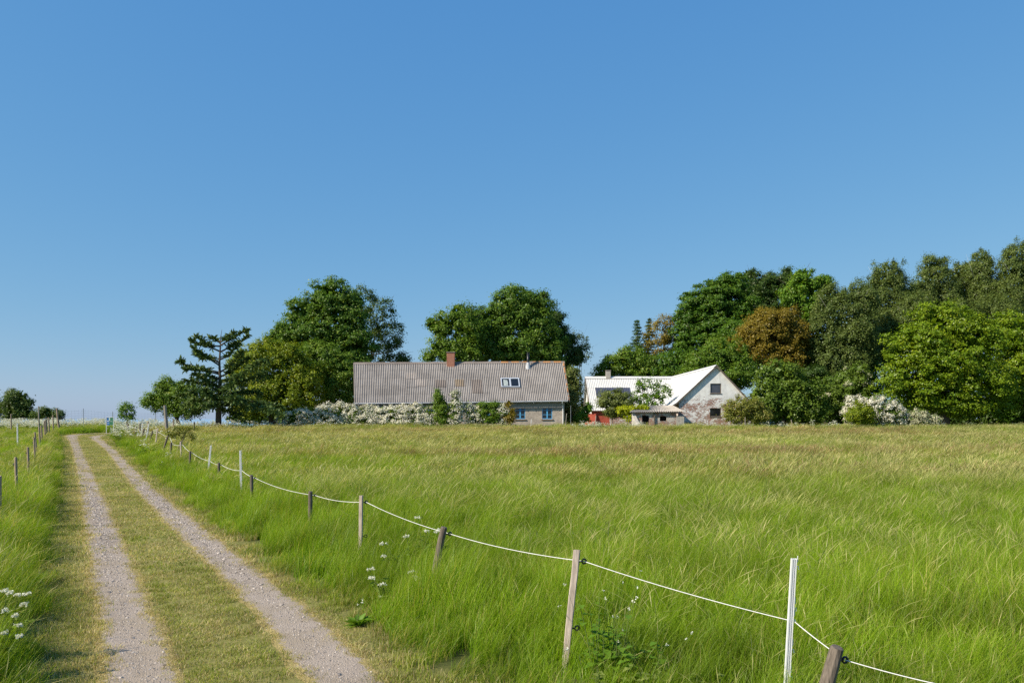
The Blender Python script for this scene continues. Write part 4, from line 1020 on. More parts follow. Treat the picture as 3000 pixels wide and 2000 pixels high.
for i, (a, b, c, d) in enumerate((W1, W2)):
    wd = empty('window', (a, yg, c), None, None); wd.parent = barn; wd.location = Vector((a, yg, c)) - barn.location
    f = MB(); y0, y1 = yg + .03, yg + .12; fw = .06
    f.box((a, y0, c), (a + fw, y1, d)); f.box((b - fw, y0, c), (b, y1, d)); f.box((a + fw, y0, c), (b - fw, y1, c + fw)); f.box((a + fw, y0, d - fw), (b - fw, y1, d))
    f.build('frame', M['board'], wd)
    p_ = MB(); p_.add([(a, y1 - .03, c), (b, y1 - .03, c), (b, y1 - .03, d), (a, y1 - .03, d)], [(0, 1, 2, 3)]); p_.build('pane', plain('grey_pane', (.055, .06, .075), .12, .6, 3, .25, .02) if i == 0 else M['glass'], wd, fix=False)
    s_ = MB(); s_.box((a - .05, yg - .05, c - .06), (b + .05, yg + .03, c - .004)); s_.build('sill', M['board'], wd)
# the wing
DE = DW - 4.5
WL0, WR0 = P(1731, 1202, DE), Vector((AP.x, DE, P(0, 1202, DE).z)); WL1, WR1 = P(1715, 1104, DW), Vector((AP.x, DW, P(0, 1104, DW).z))
nwv = int((WR0.x - WL0.x) / .2)
sheet('wing_roof', barn, M['white_steel'], WL0, WR0, WL1, WR1, nwv, .034, rows=3, prof='trap', lap=.012)
WB0, WB1 = Vector((WL0.x, DW + 4.5, WL0.z)), Vector((WR0.x, DW + 4.5, WR0.z))
sheet('wing_roof_back', barn, M['white_steel'], WB1, WB0, WR1, WL1, nwv, .020, rows=2, prof='trap', lap=.012)
def wing_pt(px, py):
    best = None
    for v in np.linspace(0, 1, 201):
        a = WL0.lerp(WL1, v); b = WR0.lerp(WR1, v); yy = YH - (a.z - H) / a.y * F
        x = (px - 1500) / F * a.y; u = (x - a.x) / (b.x - a.x)
        if best is None or abs(yy - py) < best[0]: best = (abs(yy - py), u, v)
    return best[1], best[2]
(ua, va), (ub, vb) = wing_pt(1748, 1165), wing_pt(1845, 1135.5)
sheet('dark_roof_panel', barn, M['clear_sheet'], WL0, WR0, WL1, WR1, nwv, .020, rows=1, prof='sine', lap=.01, lift=.022, u0=ua, u1=ub, v0=va, v1=vb)
mb = MB(); a, b = WL1 + Vector((-.05, 0, .03)), WR1 + Vector((0, 0, .03))
mb.add([a + Vector((0, -.28, -.2)), b + Vector((0, -.28, -.2)), b + Vector((0, 0, .04)), a + Vector((0, 0, .04)), a + Vector((0, .28, -.2)), b + Vector((0, .28, -.2))], [(0, 1, 2, 3), (3, 2, 5, 4)])
mb.build('wing_ridge_cap', M['white_steel'], barn, fix=False)
xw = WL0.x + .12; yf, ybk = DE + .35, DW + 4.2; gw = gz(DE) - .3
mb = MB(); mb.add([(xw, yf, 2.9), (xw, ybk, 2.9), (xw, ybk, WL0.z + .2), (xw, DW, WL1.z - .12), (xw, yf, WL0.z + .2)], [(4, 3, 2, 1, 0)]); mb.build('end_wall', plain('white_plaster', (.74, .73, .70), .9, .1, 2, .08, .1), barn, fix=False)
mb = MB(); mb.add([(xw, yf, gw), (xw, ybk, gw), (xw, ybk, 2.9), (xw, yf, 2.9)], [(3, 2, 1, 0)]); xq = P(1786, 0, yf).x; mb.add([(xw, yf, gw), (xq, yf, gw), (xq, yf, WL0.z + .2), (xw, yf, WL0.z + .2)], [(0, 1, 2, 3)])
mb.prism([Vector((xw - .02, yf - .05, WL0.z - .05)), Vector((xw - .02, yf - .75, gw)), Vector((xw - .02, yf - .05, gw))], (.5, 0, 0)); mb.build('red_plinth', M['red_wall'], barn, fix=False)
mb = MB(); mb.add([(xq, yf + .003, gw), (AP.x, yf + .003, gw), (AP.x, yf + .003, WL0.z + .2), (xq, yf + .003, WL0.z + .2)], [(0, 1, 2, 3)]); mb.build('wing_wall', M['white_brick'], barn, fix=False)
mb = MB()
for e0, e1 in ((WL0, WL1), (WB0, WL1)): mb.prism([e0 + Vector((-.03, 0, .02)), e1 + Vector((-.03, 0, .03)), e1 + Vector((-.03, 0, -.2)), e0 + Vector((-.03, 0, -.2))], (-.05, 0, 0))
mb.build('wing_barge_board', M['board'], barn)
mb = MB(); mb.box((xw - .06, DW - 1.1, 3.0), (xw - .004, DW + .3, 5.2)); mb.build('shutter', M['post_grey'], barn)
ccx = P(1781.5, 1226, DW).x; mb = MB(); mb.box((ccx - .26, DW - .3, WL1.z - .5), (ccx + .26, DW + .3, WL1.z + .72)); cch = mb.build('chimney', M['concrete'], barn)
mb = MB(); mb.box((ccx - .31, DW - .35, WL1.z + .72), (ccx + .31, DW + .35, WL1.z + .80)); mb.build('chimney_cap', M['fibre_dark'], cch)

# lean-to shed in front of the barn
D0, D2 = 90 * DS, DB + .15
shed = empty('shed', (P(1920, 1226, D0).x, D0 + 1, gz(D0)), 'low brick lean-to shed with grey corrugated roof against the white barn', 'shed')
S00, S10, S01, S11 = P(1843, 1207.5, D0), P(2006, 1205.5, D0), P(1881, 1188, D2), P(1972, 1187, D2)
sheet('roof', shed, M['shed_roof'], S00, S10, S01, S11, 30, .032, rows=2, lap=.02)
gs = gz(D0) - .3; ys_ = D0 + .3; zs_ = S00.z + .02; X = lambda px: P(px, 1226, ys_).x
hol = [(X(1881), X(1902), gs, P(0, 1217, ys_).z), (X(1933), X(1953), P(0, 1233, ys_).z, P(0, 1219, ys_).z)]
mb = MB(); wall_holes(mb, X(1852), X(1981), gs, zs_, ys_, hol, .25)
mb.add([(X(1852), ys_, gs), (X(1852), ys_, zs_), (S01.x, D2 - .1, S01.z - .05), (S01.x, D2 - .1, gs)], [(0, 1, 2, 3)]); mb.build('wall', M['shed_brick'], shed, fix=False)
mb = MB(); mb.box((X(1981), ys_ - .05, gs), (X(2004), ys_ + .3, P(0, 1218, ys_).z)); mb.build('concrete_pier', M['concrete'], shed)
mb = MB(); mb.prism([Vector((X(1851), ys_ - .02, zs_ - .1)), Vector((X(1880), ys_ - .85, gs)), Vector((X(1851), ys_ - .02, gs))], (.26, 0, 0)); mb.build('buttress', plain('grey_plaster', (.45, .41, .37), .95, .1, 5, .25, .4), shed)
mb = MB(); mb.box((X(1853), ys_ + .02, zs_ + .0), (X(2000), ys_ + .14, zs_ + .1)); mb.box((X(1915), ys_ - .14, gs), (X(1918), ys_ - .02, zs_)); mb.build('beam', M['board'], shed)
mb = MB(); mb.box((X(1853), ys_ + .28, gs), (X(1980), ys_ + .30, zs_)); mb.build('painted_shade_panel', M['inner_shade'], shed)  # near-black board behind the openings; the shade inside is put into its colour

# ------------------------------------------------------------------ trees and shrubs
def rand_dirs(r, n):
    v = r.normal(size=(n, 3)); return v / np.linalg.norm(v, axis=1)[:, None]
def leaves(r, C, Nn, L, asp, spread_n=.75, up=.45, fold=.25):
    """bent diamonds at C, facing roughly along Nn"""
    n = len(C); nn = Nn + rand_dirs(r, n) * spread_n + np.array([0, 0, up]); nn /= np.linalg.norm(nn, axis=1)[:, None]
    t = rand_dirs(r, n); t -= nn * np.sum(t * nn, 1)[:, None]; t /= np.linalg.norm(t, axis=1)[:, None] + 1e-9
    b = np.cross(nn, t); L = L[:, None] if np.ndim(L) else L
    V = np.stack([C - t * L * .5, C + b * L * .5 * asp - nn * L * fold * .5, C + t * L * .5, C - b * L * .5 * asp - nn * L * fold * .5], 1).reshape(-1, 3)
    return V, np.arange(4 * n).reshape(n, 4)
def clump_centres(r, lobes, cr, cover, shell=(.74, 1.03), back=.5, lump=.16):
    """points over the outside of the lobes, fewer at the back; LOBES: (centre, radii)"""
    out = []; nor = []
    for i, (c, R) in enumerate(lobes):
        area = 4 * PI * ((R[0] * R[1]) ** 1.6 / 3 + (R[0] * R[2]) ** 1.6 / 3 + (R[1] * R[2]) ** 1.6 / 3) ** (1 / 1.6)
        n = int(cover * area / (PI * cr * cr)) + 4
        d = rand_dirs(r, n); ph = r.random(3) * 6
        bump = 1 + lump * (np.sin(d[:, 0] * 5.1 + ph[0]) * np.cos(d[:, 2] * 4.3 + ph[1]) + .6 * np.sin(d[:, 1] * 7.7 + d[:, 2] * 6.1 + ph[2]))
        k = (r.random(n) < np.where(d[:, 1] > .35, back, 1.0)); d = d[k]; bump = bump[k]
        p = c + d * R * (r.uniform(*shell, len(d)) * bump)[:, None]
        keep = np.ones(len(p), bool)
        for j, (c2, R2) in enumerate(lobes):
            if j != i: keep &= np.linalg.norm((p - c2) / R2, axis=1) > .72
        out.append(p[keep]); nor.append((d / (R / R.mean()))[keep])
    p, n = np.concatenate(out), np.concatenate(nor); return p, n / np.linalg.norm(n, axis=1)[:, None]
def crown_mesh(name, mat, lobes, seed, leaf=.30, asp=.62, cr=.75, per=42, cover=1.25, core=True, flat=.6, back=.5, up=.45, lump=.16, droop=0.0, shell=(.74, 1.03), wind=0.0, mats=None, frac2=0.0):
    r = np.random.default_rng(seed); lb = [(np.array(c, float), np.array(R, float)) for c, R in lobes]
    P_, N_ = clump_centres(r, lb, cr, cover, shell, back, lump); n = len(P_)
    size = cr * r.uniform(.6, 1.25, n); cnt = per
    q = r.normal(size=(n, cnt, 3)) * .5; q[..., 2] *= flat
    up_clump = q * size[:, None, None]
    pos = P_[:, None, :] + up_clump
    if droop: pos[..., 2] -= droop * np.abs(q[..., 0] ** 2 + q[..., 1] ** 2) * size[:, None]
    if wind: pos[..., 0] += wind * np.clip(q[..., 2], 0, 2) * size[:, None]
    nrm = N_[:, None, :] * .55 + q * .6
    C = pos.reshape(-1, 3); Nn = nrm.reshape(-1, 3)
    L = leaf * r.uniform(.6, 1.3, len(C))
    keep = C[:, 2] > g(C[:, 1]) + .05
    mi = np.repeat(r.random(n) < frac2, cnt)[keep].astype(int) * (r.random(keep.sum()) < .8) if frac2 else None
    V, Q = leaves(r, C[keep], Nn[keep], L[keep], asp, up=up)
    if core:
        cc = []
        for c, R in lb:
            m = int(64 * (R[0] * R[1] * R[2]) ** .66) + 12; d = rand_dirs(r, m) * (r.random(m) ** .45)[:, None]; cc.append(c + d * R * .70)
        cc = np.concatenate(cc); cc = cc[cc[:, 2] > g(cc[:, 1]) + .1]
        V2, Q2 = leaves(r, cc, rand_dirs(r, len(cc)), leaf * 3.0 * r.uniform(.7, 1.2, len(cc)), .8)
        Q = np.concatenate([Q, Q2 + len(V)]); V = np.concatenate([V, V2])
        if mi is not None: mi = np.concatenate([mi, np.zeros(len(Q2), int)])
    return npmesh(name, V, Q, mats or mat, mi)
def lobes_of(D, spec, dep=.85):
    """spec rows (x, y, rx, ry[, metres further]) in overview pixels"""
    out = []
    for s in spec:
        d = D + (s[4] if len(s) > 4 else 0); k = d * K / F
        out.append((PO(s[0], s[1], d), (s[2] * k, dep * (s[2] + s[3]) / 2 * k, s[3] * k)))
    return out
def limbs(mb, base, top, r0, targets, rr, n=7):
    base = Vector(base); top = Vector(top); pts = [base + Vector((0, 0, -.3))]; rad = [r0 * 1.25]
    for i in range(1, 7):
        f = i / 6; pts.append(base.lerp(top, f) + Vector((rr.gauss(0, r0 * .35), rr.gauss(0, r0 * .35), 0))); rad.append(r0 * (1 - .75 * f))
    mb.tube(pts, rad, n)
    for tg in targets:
        tg = Vector(tg); f = rr.uniform(.25, .7); s = base.lerp(top, f); m1 = s.lerp(tg, .5) + Vector((0, 0, .12 * (tg - s).length)); r1 = r0 * (1 - .75 * f) * .6
        mb.tube([s, m1, s.lerp(tg, .97)], [r1, r1 * .6, r1 * .18], 5)
        for k in range(2):
            e = tg + Vector((rr.gauss(0, 1), rr.gauss(0, 1), rr.uniform(-.2, 1))).normalized() * (tg - s).length * .35; mb.tube([m1.lerp(tg, .4), e], [r1 * .35, r1 * .06], 4)
def tree(name, label, cat, D, spec, mat, seed, trunk=None, r0=.3, bark='bark', dep=.85, group=None, stems=1, **kw):
    lb = lobes_of(D, spec, dep); rr = random.Random(seed)
    if kw.get('core', True): kw['cover'] = kw.get('cover', 1.25) * 1.5; kw['per'] = int(kw.get('per', 42) * 2.1)
    else: kw['cover'] = kw.get('cover', 1.25) * 1.35; kw['per'] = int(kw.get('per', 42) * 2.0)
    kw['leaf'] = kw.get('leaf', .30) * .86; kw['flat'] = min(1.0, kw.get('flat', .6) * 1.2); kw['cr'] = kw.get('cr', .75) * .92
    cx = trunk if trunk is not None else sum(s[0] * s[2] * s[3] for s in spec) / sum(s[2] * s[3] for s in spec)
    bx = PO(cx, 960, D).x; base = Vector((bx, D, gz(D))); t = empty(name, base, label, cat, group)
    link('crown', crown_mesh('crown', mat, lb, seed, **kw), t)
    hi = max(lb, key=lambda l: l[0].z); mb = MB(); tops = Vector((hi[0].x, hi[0].y, hi[0].z))
    for s_ in range(stems):
        o = Vector((rr.gauss(0, r0 * 2), rr.gauss(0, r0), 0)) if stems > 1 else Vector((0, 0, 0))
        limbs(mb, base + o, tops + o * 2, r0, [l[0] for l in lb] if s_ == 0 else [], rr)
    mb.build('trunk', M[bark], t, True)
    return t
LM = {
 'maple': leaf_mat('maple_leaf', (.030, .068, .012), (.066, .112, .020), (.11, .145, .035)),
 'ash': leaf_mat('ash_leaf', (.028, .052, .016), (.056, .082, .026)),
 'hazel_yellow': leaf_mat('yellowgreen_leaf', (.062, .095, .008), (.125, .150, .012), (.16, .165, .02)),
 'green': leaf_mat('green_leaf', (.038, .080, .012), (.084, .130, .022), (.125, .15, .04)),
 'beech': leaf_mat('beech_leaf', (.022, .060, .010), (.054, .100, .014), (.085, .125, .022)),
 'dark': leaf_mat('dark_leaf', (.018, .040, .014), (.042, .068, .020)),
 'brightmaple': leaf_mat('bright_leaf', (.034, .082, .010), (.080, .140, .018), (.13, .165, .03)),
 'copper': leaf_mat('copper_leaf', (.085, .066, .015), (.140, .104, .022), (.10, .095, .02)),
 'birch': leaf_mat('birch_leaf', (.040, .062, .026), (.080, .106, .044), (.11, .13, .06)),
 'hornbeam': leaf_mat('hornbeam_leaf', (.048, .092, .006), (.110, .152, .010), (.150, .180, .018)),
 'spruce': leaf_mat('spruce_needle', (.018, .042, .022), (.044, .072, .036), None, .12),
 'larch': leaf_mat('dark_needle', (.028, .052, .026), (.062, .092, .044), (.085, .10, .045), .12),
 'grey': leaf_mat('greygreen_leaf', (.055, .075, .032), (.105, .120, .060)),
 'olive': leaf_mat('olive_leaf', (.085, .095, .028), (.150, .155, .058), (.16, .13, .07)),
 'lime': leaf_mat('lime_leaf', (.13, .17, .008), (.225, .235, .012)),
 'elder': leaf_mat('elder_leaf', (.040, .078, .016), (.088, .125, .028)),
 'cream': leaf_mat('cream_blossom', (.42, .41, .24), (.62, .60, .42), None, .25),
 'spirea': leaf_mat('white_blossom', (.58, .55, .44), (.84, .81, .70), (.32, .33, .16), .22, .12),
}
A = DS
tree('sycamore_tree', 'large domed sycamore rising behind the farmhouse roof end', 'tree', 122 * A, [(755, 690, 55, 50), (705, 722, 45, 42), (800, 715, 45, 52), (668, 762, 46, 30), (635, 778, 30, 16), (740, 770, 85, 50), (815, 790, 45, 60), (650, 800, 48, 32), (765, 835, 85, 50)], LM['maple'], 1, r0=.45, per=40, cover=1.15, flat=.45)
tree('ash_tree', 'darker airy ash leaning out beside the domed sycamore', 'tree', 130 * A, [(832, 695, 34, 36), (875, 722, 36, 40), (893, 772, 32, 38), (862, 800, 40, 46), (905, 818, 24, 16), (928, 826, 18, 8)], LM['ash'], 2, trunk=850, r0=.35, cover=1.15, per=36, core=False, leaf=.26)
tree('hazel_bush', 'broad yellow-green bush mass behind the gnarled spruce', 'bush', 104 * A, [(600, 832, 58, 50), (556, 852, 34, 42), (665, 840, 52, 52), (640, 900, 80, 50), (570, 915, 45, 48), (705, 892, 40, 60)], LM['hazel_yellow'], 3, r0=.2, leaf=.22, per=50, cr=.62, cover=1.25, stems=3)
tree('hawthorn_tree', 'mid-green thorn tree pressed against the farmhouse end', 'tree', 108 * A, [(742, 830, 46, 44), (788, 858, 40, 52), (770, 908, 46, 52), (722, 806, 30, 22), (800, 930, 20, 30)], LM['green'], 4, r0=.25, leaf=.22, per=46, cr=.6, cover=1.25)
tree('apple_tree', 'low rounded apple tree on the crest behind the thick grey pole', 'tree', 98 * A, [(398, 902, 40, 34), (362, 920, 30, 24), (440, 912, 38, 40), (340, 924, 12, 9), (420, 935, 50, 26), (372, 884, 12, 18)], LM['green'], 5, trunk=420, r0=.22, leaf=.2, per=44, cr=.55, cover=1.05)
tree('sapling', 'small round sapling alone on the crest beside the notice board', 'tree', 92 * A, [(292, 946, 17, 16), (306, 942, 11, 9), (280, 945, 10, 10), (290, 932, 9, 7), (292, 957, 12, 8)], LM['brightmaple'], 6, trunk=293, r0=.07, leaf=.19, per=26, cr=.4, cover=.75, core=False, flat=.8)
tree('oak_tree', 'lone dark round tree over the white flower band', 'tree', 128 * A, [(38, 918, 26, 26), (58, 928, 18, 18), (22, 938, 20, 22), (45, 945, 34, 20)], LM['ash'], 7, r0=.25, leaf=.26, per=40, cr=.6, cover=1.1)
tree('oak_tree', 'dark tree only just in view at the picture edge', 'tree', 130 * A, [(-12, 942, 17, 24), (-30, 925, 22, 34)], LM['dark'], 8, r0=.25, leaf=.26, per=40, cr=.6)
tree('thorn_bush', 'low spreading thorn bush behind the tall poles', 'bush', 124 * A, [(108, 948, 24, 12), (132, 954, 17, 10), (88, 955, 18, 10)], LM['ash'], 9, r0=.12, leaf=.22, per=40, cr=.5)
tree('maple_tree', 'tall full maple centred behind the farmhouse ridge', 'tree', 125 * A, [(1185, 702, 58, 48), (1148, 742, 48, 50), (1225, 745, 50, 58), (1170, 800, 85, 45), (1250, 800, 50, 42), (1235, 700, 30, 30), (1102, 742, 36, 42), (1110, 795, 50, 45)], LM['maple'], 10, r0=.45, leaf=.30, per=42, cover=1.1)
tree('maple_tree', 'lower spreading maple beside the farmhouse chimney', 'tree', 121 * A, [(1052, 728, 28, 34), (1020, 752, 28, 34), (1075, 760, 38, 45), (1010, 800, 30, 30), (1060, 805, 55, 36), (992, 742, 12, 16), (985, 818, 14, 10)], LM['green'], 11, r0=.35, leaf=.28, per=40, cover=.95)
tree('alder_tree', 'dark shaded tree behind the stove pipe end of the roof', 'tree', 131 * A, [(1272, 745, 26, 45), (1296, 790, 34, 36), (1325, 815, 24, 24), (1290, 830, 45, 25)], LM['dark'], 12, r0=.3, leaf=.28, per=40, cover=1.0)
tree('poplar_tree', 'thin pale sparse tree peeping past the dark shaded one', 'tree', 136 * A, [(1338, 785, 14, 18), (1350, 800, 10, 18), (1325, 770, 10, 10)], LM['grey'], 13, r0=.08, leaf=.24, per=14, cr=.5, cover=.5, core=False)
tree('willow_tree', 'grey-green tree filling the gap between farmhouse and barn', 'tree', 106 * A, [(1314, 868, 17, 26), (1322, 888, 13, 24), (1314, 925, 17, 42), (1304, 905, 12, 50)], LM['grey'], 14, r0=.2, leaf=.22, per=46, cr=.55, cover=1.2)
tree('elm_tree', 'broad green tree behind the barn wing and its chimney', 'tree', 135 * A, [(1440, 832, 50, 38), (1402, 848, 34, 24), (1492, 852, 46, 34), (1382, 866, 22, 14), (1465, 870, 80, 22)], LM['green'], 15, r0=.3, leaf=.28, per=42, cover=1.15)
tree('copper_beech', 'small brown-leaved tree beside the dark spruce tips', 'tree', 141 * A, [(1505, 778, 32, 40), (1530, 738, 20, 20), (1520, 760, 25, 30), (1500, 812, 38, 30)], LM['copper'], 16, r0=.25, leaf=.27, per=34, cover=.95, core=False)
tree('beech_tree', 'massive dark green beech towering over the barn', 'tree', 140 * A, [(1645, 690, 62, 48), (1600, 718, 48, 48), (1680, 662, 40, 36), (1650, 770, 90, 62), (1572, 780, 34, 60), (1700, 720, 45, 50)], LM['beech'], 17, r0=.5, leaf=.32, per=42, cover=1.15, flat=.4, wind=.25)
tree('beech_tree', 'dark wind-swept beech crown behind the massive one', 'tree', 150 * A, [(1735, 668, 44, 38), (1775, 658, 34, 32), (1800, 660, 30, 34), (1810, 628, 12, 12), (1722, 632, 16, 14), (1750, 710, 60, 40)], LM['dark'], 18, r0=.4, leaf=.32, per=40, cover=1.0, wind=.5)
tree('maple_tree', 'fresh green maple on the skyline next to the birches', 'tree', 146 * A, [(1850, 660, 45, 32), (1890, 652, 22, 22), (1818, 678, 30, 28), (1865, 705, 50, 36), (1840, 632, 16, 12)], LM['brightmaple'], 19, r0=.35, leaf=.34, per=36, cover=.95)
tree('copper_beech', 'big rounded copper-brown tree in the middle of the wood', 'tree', 128 * A, [(1775, 755, 72, 50), (1745, 780, 55, 50), (1815, 770, 45, 50), (1790, 815, 65, 45)], LM['copper'], 20, r0=.4, leaf=.26, per=46, cr=.65, cover=1.2, flat=.7)
tree('lime_tree', 'leafy green tree standing close behind the barn ridge', 'tree', 122 * A, [(1655, 812, 52, 42), (1698, 842, 38, 40), (1612, 842, 40, 32), (1650, 870, 90, 35)], LM['green'], 21, r0=.3, leaf=.28, per=42, cover=1.2)
tree('hazel_tree', 'wide hazel with bright lower branches beyond the gable', 'tree', 108 * A, [(1790, 868, 52, 46), (1835, 905, 52, 50), (1755, 915, 40, 50), (1870, 938, 36, 32), (1810, 940, 60, 30)], LM['elder'], 22, r0=.2, leaf=.28, per=36, cr=.7, cover=1.0, stems=3)
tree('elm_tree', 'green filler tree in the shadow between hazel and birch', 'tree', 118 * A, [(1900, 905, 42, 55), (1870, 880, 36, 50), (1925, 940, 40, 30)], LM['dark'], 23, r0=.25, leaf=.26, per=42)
tree('olive_bush', 'pale yellowish bush against the peeling barn gable', 'bush', 91 * A, [(1698, 935, 34, 26), (1690, 955, 28, 18), (1728, 938, 28, 28), (1745, 955, 24, 20)], LM['olive'], 24, r0=.06, leaf=.15, per=48, cr=.42, cover=1.1, stems=3)
BG = 'birches along the skyline'
def birch(lab, D, spec, tx, sd): return tree('birch_tree', lab, 'tree', D, spec, LM['birch'], sd, trunk=tx, r0=.2, bark='birch', group=BG, leaf=.22, asp=.7, per=50, cr=.62, cover=1.15, flat=1.0, droop=.5, core=True)
birch('birch with an olive dome in front of the fresh green maple', 128 * A, [(1912, 705, 46, 50), (1885, 775, 42, 65), (1955, 760, 55, 75), (1925, 835, 62, 60), (1975, 690, 40, 45)], 1930, 30)
birch('birch whose pale crown overtops the olive birch dome', 138 * A, [(2040, 650, 38, 52), (2005, 700, 45, 60), (2065, 715, 60, 60), (2020, 770, 50, 60)], 2030, 31)
birch('birch in the middle of the skyline row, blunt topped', 141 * A, [(2142, 636, 34, 50), (2118, 680, 34, 50), (2168, 690, 40, 56)], 2130, 32)
birch('birch with its white stem showing beneath a narrow crown', 144 * A, [(2205, 645, 26, 50), (2215, 700, 34, 46)], 2196, 33)
birch('slender dark-topped birch above the bright hornbeam', 140 * A, [(2248, 622, 28, 52), (2262, 680, 34, 62), (2238, 700, 24, 40)], 2256, 34)
birch('low birch thicket filling in behind the bright hornbeam', 134 * A, [(2095, 735, 70, 60), (2010, 790, 50, 70), (2200, 735, 60, 50), (2290, 730, 60, 50)], 2180, 36)
birch('tallest birch, cut by the picture edge', 137 * A, [(2335, 615, 36, 58), (2318, 670, 32, 50), (2350, 690, 46, 60), (2390, 640, 45, 70)], 2322, 35)
tree('elder_bush', 'elder with cream flower plates beside the bright hornbeam', 'bush', 112 * A, [(1955, 880, 38, 36), (1935, 915, 44, 36), (1975, 855, 20, 22), (1905, 900, 25, 30)], LM['elder'], 40, r0=.12, mats=[LM['elder'], LM['cream']], frac2=.10, leaf=.22, per=44, cr=.5)
tree('hornbeam_tree', 'huge bright green hornbeam spreading down to the grass', 'tree', 104 * A, [(2170, 745, 78, 52), (2100, 800, 70, 56), (2235, 790, 72, 60), (2165, 835, 105, 62), (2070, 880, 58, 52), (2140, 905, 80, 46), (2240, 880, 85, 66), (2200, 930, 80, 26)], LM['hornbeam'], 41, r0=.55, leaf=.26, per=46, cr=.8, cover=1.35, flat=.40, lump=.14)
tree('hornbeam_tree', 'second bright hornbeam running out of the picture', 'tree', 112 * A, [(2330, 775, 66, 62), (2350, 850, 80, 70), (2310, 900, 50, 55), (2420, 820, 80, 110)], LM['hornbeam'], 42, r0=.5, leaf=.26, per=44, cr=.8, cover=1.3, flat=.40, lump=.14)
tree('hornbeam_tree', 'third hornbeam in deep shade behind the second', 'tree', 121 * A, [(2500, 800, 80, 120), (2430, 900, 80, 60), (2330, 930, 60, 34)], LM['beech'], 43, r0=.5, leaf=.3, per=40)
tree('young_tree', 'young tree with thin leafy twigs before the white barn roof', 'tree', 96 * A, [(1488, 892, 26, 22), (1520, 898, 20, 18), (1470, 918, 22, 18), (1500, 922, 28, 18), (1472, 878, 8, 8)], LM['brightmaple'], 44, trunk=1490, r0=.07, leaf=.2, per=26, cr=.42, cover=.75, core=False, flat=.7)
tree('willow_bush', 'grey olive bush in front of the dark roof panel', 'bush', 95 * A, [(1405, 912, 32, 22), (1402, 935, 24, 22), (1432, 922, 20, 20), (1386, 925, 12, 14), (1425, 945, 18, 18)], LM['grey'], 45, trunk=1405, r0=.08, leaf=.17, per=40, cr=.4, cover=1.0, bark='bark_light')
tree('golden_bush', 'bright lime-yellow bush creeping over the shed roof', 'bush', 91.5 * A, [(1438, 940, 16, 8), (1446, 956, 13, 13), (1424, 944, 8, 8), (1462, 936, 16, 4.5), (1485, 937, 8, 4)], LM['lime'], 46, r0=.04, leaf=.15, per=34, cr=.32, cover=1.0)
tree('lilac_bush', 'light green bush at the red corner of the barn', 'bush', 99 * A, [(1340, 956, 14, 15), (1350, 938, 8, 13), (1328, 962, 10, 9)], LM['brightmaple'], 47, r0=.04, leaf=.2, per=30, cr=.36, cover=.9)
tree('hawthorn_bush', 'small spreading hawthorn on bare stems beside the rope fence', 'bush', 41, [(402, 986, 18, 8), (425, 996, 16, 9), (400, 996, 14, 7), (440, 1002, 8, 4.5), (435, 982, 16, 3)], LM['olive'], 48, trunk=400, r0=.025, leaf=.085, per=26, cr=.2, cover=.75, core=False, flat=.6, bark='dead_twig', stems=3)
# shrubs in flower
def flowering(name, label, D, spec, seed, leafm='elder', bloom='spirea', frac=.75, leaf=.11, per=60, cr=.32, cover=1.25, group=None):
    lb = lobes_of(D, spec, .8); base = Vector((PO(spec[0][0], 960, D).x, D, gz(D))); t = empty(name, base, label, 'shrub', group); rr = random.Random(seed)
    link('foliage', crown_mesh('foliage', LM[leafm], [(c, tuple(x * .92 for x in R)) for c, R in lb], seed, leaf=.16, per=34, cr=.4, cover=1.0), t)
    link('blossom', crown_mesh('blossom', LM[bloom], lb, seed + 500, leaf=leaf, asp=.7, per=per, cr=cr, cover=cover * frac * 1.9, core=False, flat=.55, back=.2, lump=.12, droop=.35, wind=.25, shell=(.88, 1.10)), t)
    mb = MB(); limbs(mb, base, base + Vector((0, 0, 1.2)), .04, [l[0] for l in lb], rr, 5); mb.build('stem', M['bark'], t)
    return t
HD = 92 * A
hx = [(652, 962, 16, 12), (672, 956, 22, 15), (700, 956, 22, 17), (728, 952, 20, 20), (752, 949, 24, 25), (782, 950, 24, 25), (812, 951, 24, 25), (842, 953, 26, 23), (872, 953, 24, 22), (902, 952, 24, 23), (930, 952, 24, 24), (958, 952, 24, 25), (985, 956, 20, 22), (760, 962, 40, 18), (840, 964, 50, 16), (920, 964, 60, 16)]
flowering('flowering_hedge', 'long white blossoming hedge along the farmhouse front', HD, hx, 60, frac=.80)
tree('upright_shrub', 'upright dark green shrub rising out of the white hedge', 'shrub', 91 * A, [(1008, 925, 11, 24), (1014, 948, 15, 22), (1004, 905, 7, 12), (1022, 962, 12, 12)], LM['green'], 61, r0=.04, leaf=.15, per=40, cr=.34, cover=1.3)
flowering('hawthorn_shrub', 'pointed white hawthorn taller than the hedge beside it', 91 * A, [(1047, 925, 12, 22), (1050, 945, 15, 22), (1044, 908, 7, 12), (1046, 962, 16, 12)], 62, frac=.75)
flowering('spirea_shrub', 'dull cream shrub with dark hollow under its blossom', 91.5 * A, [(1082, 945, 20, 18), (1105, 950, 16, 18), (1092, 962, 22, 12)], 63, frac=.5)
tree('ivy_bush', 'green climbing bush arching before a farmhouse window', 'bush', 91 * A, [(1120, 934, 18, 11), (1133, 948, 16, 24), (1108, 932, 9, 7), (1128, 963, 16, 12), (1112, 948, 12, 14)], LM['green'], 64, r0=.04, leaf=.15, per=40, cr=.34, cover=1.25)
flowering('spirea_shrub', 'white shrub ending the hedge next to a blue window', 91 * A, [(1155, 940, 11, 14), (1162, 952, 13, 16), (1155, 966, 14, 9)], 65, frac=.72)
